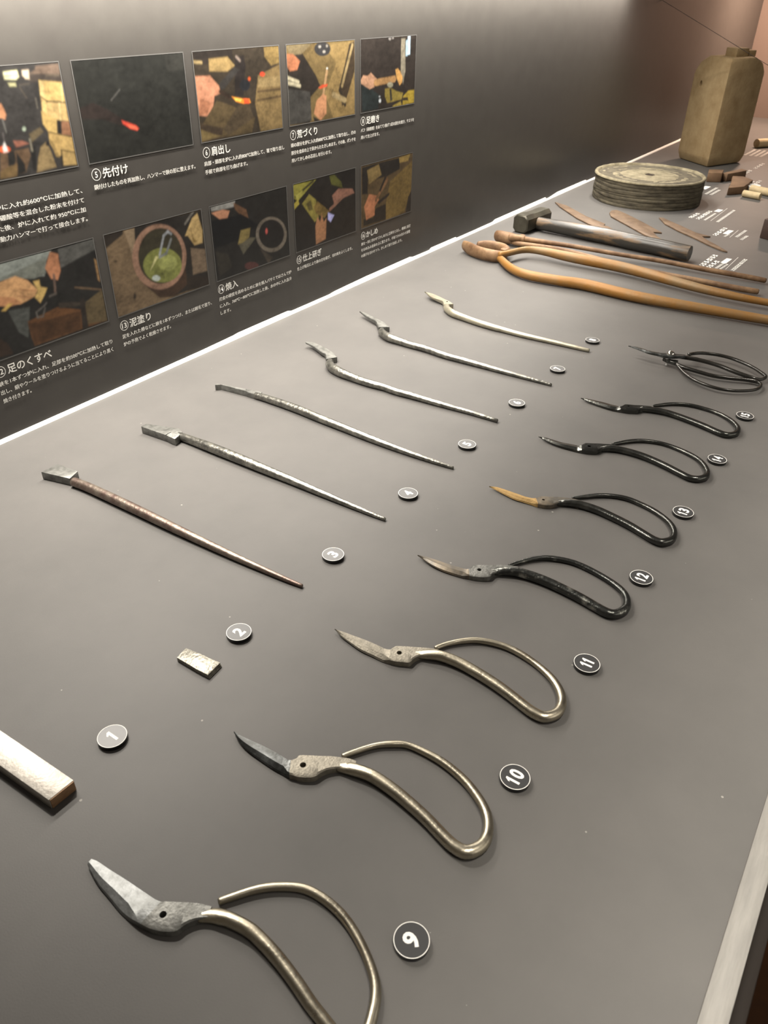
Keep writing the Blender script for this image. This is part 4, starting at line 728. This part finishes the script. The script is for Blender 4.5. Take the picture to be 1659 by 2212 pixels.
# ------------------------------------------------------------------ forged rods
def rod(n, label, rod_m, head_m, seg=14):
    D = DATA['r%d' % n]
    x0, y0 = D['tube'][0][:2]
    base = Vector((x0 * MM, y0 * MM, 0))
    mv = Matrix.Translation(-base)
    t = thing('forged_rod', label, 'forged rod', base, 'forged rods in order of making')
    rows = [(x, y, r, r) for x, y, r in D['tube']]
    if n in (6, 7, 8):
        rows[0] = (*rows[0][:2], 4.6, 4.6); rows[1] = (*rows[1][:2], 5.0, 5.2)
    me = tube_me('shank', rows, 5, seg, 1.0, smooth=2); me.transform(mv)
    link('shank', me, rod_m, t, 40)
    if 'top' in D:
        poly = D['top']
        me = prism_me('head', poly, 0.4, 9.0, 0.5); me.transform(mv)
        hd = link('head', me, head_m, t, 30)
        if 'crack' in D:
            cr = D['crack']
            rows = [(x, y, 9.05, 0.55 - 0.15 * i, 0.3) for i, (x, y) in enumerate(cr)]
            me = tube_me('weld_gap', rows, 3, 6, cap_round=False); me.transform(mv)
            link('weld_gap', me, DISC_SIDE, hd, None)
    else:
        zr = 7.5 if n == 5 else 8.0
        S = []
        P = np.array(D['pairs'], float)
        for i, r in enumerate(spline(P, 4)):
            A, B = r[:2], r[2:4]
            d = A - B
            s = i / (4 * (len(P) - 1))
            zb = 0.3 if n == 5 else max(0.3, 6.2 * (1 - s))
            zt = zr
            S.append([(*(B + d * t), z) for t, z in ((0.04, zb), (0.0, zb + 1.0), (0.0, zt - 0.7), (0.07, zt), (0.95, zt), (1.0, zt - 0.6), (1.0, zb + 0.8), (0.95, zb))])
        me = loft_me('head', S); me.transform(mv)
        hd = link('head', me, head_m, t, 30)
        if n == 8:
            me = lathe_me('punch_mark', [(1.6, 0.0), (1.6, 0.12)], 14)
            a, b = P[3][:2], P[3][2:]
            c = (a * 0.45 + b * 0.55)
            c = c + (P[4][:2] - P[3][:2]) * 0.7
            me.transform(Matrix.Translation((c[0] * MM, c[1] * MM, 8.0 * MM))); me.transform(mv)
            link('punch_mark', me, STEEL_DARK, hd, None)
    return t

rod(3, 'reddish-grey tapered rod with square block head, beside disc 3', FORGED_RED, STEEL_GREY)
rod(4, 'grey tapered rod with cracked arrow-shaped head, beside disc 4', FORGED, STEEL_GREY)
rod(5, 'straight grey rod with narrow chisel-shaped head, beside disc 5', FORGED, STEEL_GREY)
rod(6, 'bent grey rod with hooked shoulder and short blade, beside disc 6', FORGED, STEEL_GREY)
rod(7, 'bent grey rod with hammer-marked leaf blade, beside disc 7', FORGED, STEEL_GREY)
rod(8, 'polished pale bent rod with smooth pointed blade, beside disc 8', PALE, PALE)

# flat bar stock, running out of the left edge
B4 = np.array(DATA['bar'])
e = B4[1]; f = B4[2]
dirn = B4[0] - B4[1]; dirn /= np.linalg.norm(dirn)
far = 190.0
poly = [tuple(e + dirn * far), tuple(e), tuple(f), tuple(f + dirn * far)]
base = Vector((e[0] * MM, e[1] * MM, 0)); mv = Matrix.Translation(-base)
t = thing('steel_bar', 'bright flat steel bar with brown sawn end, beside disc 1', 'steel bar', base)
me = prism_me('bar_body', poly, 0.2, 9.0, 0.4); me.transform(mv)
link('bar_body', me, BAR, t, 30)
nrm = -dirn
q = [np.array(e) + nrm * 0.02, np.array(f) + nrm * 0.02]
q = [q[0] + (q[1] - q[0]) * 0.03, q[1] + (q[0] - q[1]) * 0.03]
poly = [tuple(q[0]), tuple(q[0] + nrm * 0.7), tuple(q[1] + nrm * 0.7), tuple(q[1])]
me = prism_me('sawn_end', poly, 0.6, 8.6, 0.15); me.transform(mv)
link('sawn_end', me, BAR_END, t, 30)

# small folded sheet piece
P4 = np.array(DATA['piece'])
c = P4.mean(0)
base = Vector((c[0] * MM, c[1] * MM, 0)); mv = Matrix.Translation(-base)
t = thing('metal_offcut', 'small pitted rectangle of layered steel, beside disc 2', 'metal piece', base)
for k, (z0, z1, sft) in enumerate(((0.1, 1.3, 1.2), (1.35, 2.5, 0.6), (2.55, 4.0, 0.0))):
    mid = lambda a, b, s, o: a + (b - a) * s + np.array([o, 0.0])
    poly = [P4[0], mid(P4[0], P4[1], 0.5, -0.5), P4[1], mid(P4[1], P4[2], 0.4, 0.4), mid(P4[1], P4[2], 0.75, -0.2), P4[2], P4[3], mid(P4[3], P4[0], 0.35, -0.4)]
    poly = [tuple(v + np.array([0.0, -sft if j in (5, 6) else 0.0])) for j, v in enumerate(poly)]
    me = prism_me('steel_layer', poly, z0, z1, 0.25); me.transform(mv)
    link('steel_layer', me, SHEET, t, 30)

# ------------------------------------------------------------------ hammer
hb = Vector((1572 * MM, 680 * MM, 0)); mv = Matrix.Translation(-hb)
t = thing('hammer', 'short-headed hammer with dark wooden handle, lying behind the tongs', 'hammer', hb)
ax = np.array([0.985, -0.12]); ax /= np.linalg.norm(ax); sd = np.array([-ax[1], ax[0]])
cen = np.array([1572.0, 680.0])
S = []
for u, sc_ in ((-47, 0.84), (-45, 0.97), (-42, 1.0), (-20, 1.0), (-12, 0.93), (14, 0.93), (22, 0.98), (42, 0.98), (46, 0.95), (48, 0.82)):
    h = 18.0 * sc_
    ch = 7.5 * sc_
    ring = []
    for a, b in ((-h, -h + ch), (-h + ch, -h), (h - ch, -h), (h, -h + ch), (h, h - ch), (h - ch, h), (-h + ch, h), (-h, h - ch)):
        q = cen + ax * u + sd * a
        ring.append((q[0], q[1], 18.4 + b))
    S.append(ring)
me = loft_me('hammer_head', S); me.transform(mv)
link('hammer_head', me, HAMMER, t, 28)
rows = [(1568.5, 684.0, 17.5, 10.0, 12.5)]
for x, y, r in DATA['hammer_handle'][0:]:
    rows.append((x, y, max(r, 15.5) * 1.0, r * 0.95, r))
me = tube_me('handle', rows, 4, 20, cap_round=False, smooth=3); me.transform(mv)
link('handle', me, HANDLE, t, 40)

# ------------------------------------------------------------------ tongs
def tongs(name_lbl, base_xy, handles, jaws, rivet, m_handle, m_jaw):
    base = Vector((base_xy[0] * MM, base_xy[1] * MM, 0)); mv = Matrix.Translation(-base)
    t = thing('tongs', name_lbl, 'tongs', base, 'rusty forge tongs')
    for rows in handles:
        me = tube_me('handle', rows, 4, 16, smooth=3); me.transform(mv)
        link('handle', me, m_handle, t, 40)
    for rows in jaws:
        rows = [(r[0], r[1], max(r[2], r[4] + 0.9), *r[3:]) for r in rows]
        me = tube_me('jaw', rows, 5, 16, smooth=1); me.transform(mv)
        link('jaw', me, m_jaw, t, 40)
    x, y, z0, z1, r = rivet
    me = lathe_me('rivet', [(r, z0), (r, z1 - 1), (r * 0.7, z1)], 14); me.transform(Matrix.Translation((x * MM, y * MM, 0))); me.transform(mv)
    link('rivet', me, m_jaw, t, 40)
    return t

tongs('large ochre rusty tongs with spread handles and wide curved jaws', (1330, 630),
      [DATA['tongs_low'], DATA['tongs_up']],
      [[(1338, 712, 13, 5, 9), (1326, 694, 12, 6, 12), (1316, 672, 11.5, 6.5, 11.5), (1311, 650, 11.5, 7, 11.5), (1314, 634, 11, 8, 11), (1326, 620, 11, 8, 9)],
       [(1352, 690, 12, 5, 9), (1362, 676, 12, 6, 11), (1369, 656, 12, 6.5, 10), (1364, 640, 12, 7, 10), (1350, 628, 13, 8, 9), (1332, 626, 14, 8, 8)]],
      (1330, 624, 1.0, 24.0, 6.5), RUST, RUST_PALE)
tongs('slender brown tongs with closed jaws lying between hammer and ochre tongs', (1440, 660),
      [DATA['tongs2_a'], DATA['tongs2_b']],
      [[(1442, 695, 11, 8, 10.5), (1438, 684, 11.5, 9.5, 11.5), (1436, 668, 12, 9, 11), (1436, 652, 14, 7.5, 8.5), (1438, 634, 16, 6.5, 6.5)],
       [(1456, 692, 9, 5, 8.5), (1457, 680, 9, 6, 8.8), (1456, 664, 8.5, 6.5, 8), (1452, 646, 8, 6.5, 7), (1448, 628, 8, 6, 6)]],
      (1443, 641, 1.0, 22.0, 5.5), RUST_PALE, RUST_PALE)

# ------------------------------------------------------------------ flat patterns
for poly, lb in zip(DATA['tmpl'], ('slim brown iron blade pattern with square notch, nearest the panel', 'broad round-tipped brown iron blade pattern, middle of three', 'narrow brown iron blade pattern with long pointed tang')):
    c = np.mean(np.array(poly), 0)
    me = prism_me('blade_pattern', poly, 0.3, 3.0, 0.25)
    me.transform(Matrix.Translation((-c[0] * MM, -c[1] * MM, 0)))
    o = link('blade_pattern', me, TEMPLATE, None, 30)
    o.location = (c[0] * MM, c[1] * MM, 0)
    tag(o, lb, 'iron pattern', 'three iron blade patterns')

# ------------------------------------------------------------------ buffing wheel
wx, wy, wr, wh = DATA['wheel']
t = thing('buffing_wheel', 'thick round wheel of layered grey-brown felt with pale top', 'wheel', (wx * MM, wy * MM, 0))
rng = np.random.default_rng(3)
NL = 7
lh = (wh - 4) / NL
edges = [0.2 + k * lh + (rng.random() - 0.5) * 3.0 * (0 < k < NL) for k in range(NL + 1)]
for k in range(NL):
    ph = rng.random(4) * 6.28
    rk = wr - 0.5 - rng.random() * 2.0
    def wob(a, j, ph=ph):
        s = 0.9 * math.sin(3 * a + ph[0]) + 0.6 * math.sin(7 * a + ph[1]) + 0.4 * math.sin(17 * a + ph[2])
        return s * 0.9, (0.7 * math.sin(5 * a + ph[3]) + 0.4 * math.sin(11 * a + ph[1]) if j in (2, 3, 4) else 0.0)
    z = edges[k]
    lh = edges[k + 1] - z
    prof = [(rk - 1.6, z), (rk - 0.4, z + 0.3), (rk, z + lh * 0.3), (rk + 0.1, z + lh * 0.6), (rk - 0.2, z + lh * 0.9), (rk - 1.4, z + lh - 0.05)]
    link('felt_layer', lathe_me('felt_layer', prof, 72, wob), FELT, t, 60)
z = wh - 4.2
def wob2(a, j):
    return (0.0, 0.4 * math.sin(3 * a + j * 1.7) + 0.3 * math.sin(7 * a + 2.3 * j) + 0.3 * math.sin(23 * a + 4.1 * j)) if 1 < j < 16 else (0.0, 0.0)
prof = [(wr - 1.5, z), (wr + 0.4, z + 1.5), (wr - 0.3, z + 4.0), (wr - 3.0, z + 5.2), (wr - 6.5, z + 4.6), (wr - 9, z - 0.6), (wr - 20, z + 0.2), (wr - 34, z - 0.6), (wr - 46, z + 0.6), (wr - 58, z - 0.2),
        (wr - 70, z + 2.0), (wr - 84, z + 1.4), (wr - 96, z + 2.2), (wr - 106, z + 2.0), (wr - 112, z + 1.8), (13.0, z + 1.8), (12.6, z + 1.0), (12.4, z - 0.4)]
link('top_face', lathe_me('top_face', prof, 72, wob2), FELT_TOP, t, 60)
me = lathe_me('arbor_hole_shade', [(12.7, z + 1.2), (12.2, z + 1.3), (11.6, z + 0.4), (11.0, z - 0.2)], 24)  # black plug paints in the shade inside the hole
link('arbor_hole_shade', me, DISC_SIDE, t, None)

# ------------------------------------------------------------------ tall block
Bp, Lp, Rp = np.array([2483.0, 563.0]), np.array([2577.0, 678.0]), np.array([2632.0, 500.0])
Kp = Lp + Rp - Bp
def lerp(a, b, s): return a + (b - a) * s
cB = (Bp + Lp + Rp + Kp) / 4
base = Vector((cB[0] * MM, cB[1] * MM, 0)); mv = Matrix.Translation(-base)
t = thing('tall_block', 'tall tan stone-like block with sloping shoulders and a small hole, at the far end', 'block', base)
pts = []
for q, s in ((Bp, 0.05), (Lp, 0.05), (Rp, 0.05), (Kp, 0.05)):
    w = lerp(q, cB, s)
    pts.append((*lerp(q, cB, 0.09), 1.0)); pts.append((*q, 22.0)); pts.append((*lerp(q, cB, 0.0), 150.0))
pts += [(*lerp(Bp, cB, 0.0), 222.0), (*lerp(Bp, cB, 0.05), 262.0)]
pts += [(*lerp(Lp, Bp, 0.0), 226.0), (*lerp(Lp, Bp, 0.12), 252.0), (*lerp(Lp, Bp, 0.36), 270.0)]
pts += [(*lerp(Rp, Bp, 0.02), 232.0), (*lerp(Rp, Bp, 0.12), 255.0), (*lerp(Rp, Bp, 0.34), 270.0)]
pts += [(*lerp(Kp, cB, 0.0), 228.0), (*lerp(Kp, cB, 0.2), 256.0), (*lerp(Kp, cB, 0.45), 270.0), (*lerp(Bp, cB, 0.16), 270.0)]
bm = bmesh.new()
for q in pts:
    bm.verts.new(Vector(q) * MM)
r = bmesh.ops.convex_hull(bm, input=bm.verts)
bmesh.ops.delete(bm, geom=list({g for g in r['geom_interior'] + r['geom_unused'] if isinstance(g, bmesh.types.BMVert)}), context='VERTS')
bmesh.ops.dissolve_limit(bm, angle_limit=math.radians(3), verts=bm.verts, edges=bm.edges)
bmesh.ops.bevel(bm, geom=bm.edges[:], offset=0.004, segments=2, affect='EDGES', profile=0.5)
bmesh.ops.recalc_face_normals(bm, faces=bm.faces)
me = bpy.data.meshes.new('body'); bm.to_mesh(me); bm.free()
me.transform(mv)
# small hole through the lit face
hole_c = np.array([*lerp(Bp, Lp, 0.73)]); nrm2 = np.array([-(Lp - Bp)[1], (Lp - Bp)[0]]); nrm2 = nrm2 / np.linalg.norm(nrm2)
o = bpy.data.objects.new('tmp_a', me); COL.objects.link(o)
cyl = lathe_me('tmp', [(5.5, -14), (5.5, 14)], 16)
zax = Vector((nrm2[0], nrm2[1], 0)); xax = Vector((0, 0, 1)); yax = zax.cross(xax)
mxc = Matrix((xax * 1.6, yax, zax)).transposed().to_4x4(); mxc.translation = Vector((hole_c[0] * MM, hole_c[1] * MM, 0.200)) - base
cyl.transform(mxc)
fixn(cyl)
oc = bpy.data.objects.new('tmp_c', cyl); COL.objects.link(oc)
md = o.modifiers.new('b', 'BOOLEAN'); md.operation = 'DIFFERENCE'; md.solver = 'EXACT'; md.object = oc
bpy.context.view_layer.update()
me2 = bpy.data.meshes.new_from_object(o.evaluated_get(bpy.context.evaluated_depsgraph_get()))
bpy.data.objects.remove(o); bpy.data.objects.remove(oc); bpy.data.meshes.remove(cyl); bpy.data.meshes.remove(me)
link('body', me2, BLOCK, t, 30)
ux = (Rp - Bp) / np.linalg.norm(Rp - Bp); uy = (Lp - Bp) / np.linalg.norm(Lp - Bp)
nc = cB + ux * 6 - uy * 22
for nm, c_, hx, hy, z0, z1 in (('neck', nc - ux * 16, 26, 24, 268, 290), ('neck_lug', nc + ux * 32, 16, 20, 268, 284)):
    poly = [tuple(c_ + ux * a * hx + uy * b * hy) for a, b in ((-1, -1), (1, -1), (1, 1), (-1, 1))]
    me = prism_me(nm, poly, z0, z1, 2.5); me.transform(mv)
    link(nm, me, BLOCK, t, 30)

# ------------------------------------------------------------------ small stones at the far end
def slab(name, label, cat, poly, h, m, group=None, bev=2.0):
    c = np.mean(np.array(poly), 0)
    me = prism_me(name, poly, 0.2, h, bev)
    me.transform(Matrix.Translation((-c[0] * MM, -c[1] * MM, 0)))
    o = link(name, me, m, None, 30)
    o.location = (c[0] * MM, c[1] * MM, 0)
    return tag(o, label, cat, group)

slab('whetstone', 'brown rectangular whetstone standing by the foot of the tall block', 'whetstone', [(2288, 512), (2306, 480), (2352, 488), (2334, 522)], 24, BROWN_STONE, 'whetstones')
slab('whetstone', 'low brown whetstone slab behind the rectangular one', 'whetstone', [(2330, 486), (2326, 470), (2408, 440), (2424, 458)], 20, BROWN_STONE, 'whetstones')
slab('whetstone', 'notched dark brown wedge of stone in front of the slab', 'whetstone', [(2162, 428), (2203, 400), (2300, 400), (2330, 430), (2318, 456), (2240, 440)], 18, BROWN_STONE, 'whetstones')

def stick(name, label, cat, a, b, r, m, group):
    c = (np.array(a) + np.array(b)) / 2
    me = tube_me(name, [(a[0] - c[0], a[1] - c[1], r, r), (0, 0, r, r), (b[0] - c[0], b[1] - c[1], r, r)], 2, 18, cap_round=False)
    o = link(name, me, m, None, 40)
    o.location = (c[0] * MM, c[1] * MM, 0)
    return tag(o, label, cat, group)

stick('stone_roll', 'small cream stone roll nearest the wedge', 'stone roll', (2172, 392), (2162, 350), 8, CREAM, 'cream stone rolls')
stick('stone_roll', 'tan stone roll behind the small cream one', 'stone roll', (2235, 388), (2215, 335), 9, CREAM, 'cream stone rolls')
stick('stone_roll', 'cream rod with slanted end lying right of the tall block', 'stone roll', (2925, 528), (3010, 470), 13, CREAM, 'cream stone rolls')
# glass ring jar beside the rolls
jar = lathe_me('dish', [(13, 0.2), (16, 0.4), (17, 4), (17, 12), (16, 13), (15.2, 12), (15.2, 4), (13, 2)], 32)
o = link('dish', jar, CLEAR, None, 40)
o.location = (2.262, 0.388, 0)
tag(o, 'small pale round dish behind the cream stone rolls', 'dish')
slab('wooden_block', 'dark red-brown wooden block cut by the right edge', 'block', [(1800, 272), (1768, 180), (1850, 160), (1882, 252)], 38, DARKWOOD, None, 1.5)

# thin wire running from the panel past the tall block
a, b = Vector((2.445, 0.7655, 0.394)), Vector((2.40, 0.27, 0.185))
rows = [(*(a.lerp(b, s) * 1000), 0.9) for s in (0, 0.33, 0.66, 1.0)]
rows = [(*r[:3], 0.6) for r in rows]
me = tube_me('wire', rows, 2, 8, cap_round=False)
tag(link('wire', me, WIREM, None, 60), 'thin dark wire slanting from the panel across the tall block', 'wire')

# ------------------------------------------------------------------ printed captions on the table
def bars(items):
    V, Fc = [], []
    for x0, x1, y0, y1, skew in items:
        i = len(V)
        V += [((x0) * MM, (y0) * MM, 0.0004), (x1 * MM, (y0 - skew) * MM, 0.0004), (x1 * MM, (y1 - skew) * MM, 0.0004), (x0 * MM, y1 * MM, 0.0004)]
        Fc.append((i, i + 1, i + 2, i + 3))
    return mesh('table_caption', V, Fc)

def glyph_row(x0, x1, y, h, n, skew):
    out = []
    step = (x1 - x0) / n
    for k in range(n):
        xa = x0 + k * step
        sk = skew * step / (x1 - x0)
        yy = y - skew * k / n
        out.append((xa + step * 0.04, xa + step * 0.95, yy, yy + h * (0.36 + 0.1 * (k % 2)), sk))
        out.append((xa + step * 0.10, xa + step * 0.97, yy + h * 0.52, yy + h * 0.95, sk))
        out.append((xa + step * (0.3 - 0.1 * (k % 3)), xa + step * (0.6 - 0.1 * (k % 3)), yy - h * 0.05, yy + h, sk))
    return out

def caption(x0, rows, badge, rule):
    it = []
    for xa, xb, y, h, n in rows:
        it += glyph_row(xa, xb, y, h, n, 3.5)
    if badge:
        it.append((*badge, 2.5))
    if rule:
        it.append((rule[0], rule[1], rule[2], rule[2] + 0.8, 0.5))
    o = link('table_caption', bars(it), INK, tbl, sharp=None)
    o['kind'] = 'stuff'
    return o

caption(0, [(1878, 1932, 432, 9, 3), (1876, 1972, 415, 9, 5), (1876, 1956, 402, 5, 8), (1877, 2014, 374, 6, 12)], (1972, 2000, 397, 409), (1879, 2022, 391))
caption(0, [(1760, 1838, 348, 9, 4), (1764, 1788, 331, 5, 3), (1774, 1844, 309, 6, 7), (1760, 1800, 296, 6, 4)], (1786, 1824, 331, 342), (1764, 1835, 322))
caption(0, [(1530, 1618, 311, 10, 5), (1527, 1580, 298, 9, 3), (1530, 1572, 287, 5, 6), (1530, 1570, 280, 4, 6), (1534, 1624, 258, 7, 9)], (1572, 1609, 282, 292), (1535, 1628, 273))
caption(0, [(2140, 2236, 470, 7, 7), (2140, 2214, 458, 7, 6)], (2196, 2238, 488, 502), None)
caption(0, [(2330, 2380, 412, 9, 3), (2318, 2400, 398, 9, 4)], None, None)
caption(0, [(2462, 2530, 452, 10, 3), (2560, 2660, 446, 9, 4)], None, None)
caption(0, [(2764, 2890, 520, 8, 8), (2764, 2890, 505, 8, 8), (2764, 2890, 490, 8, 8), (2764, 2890, 475, 8, 8)], None, None)
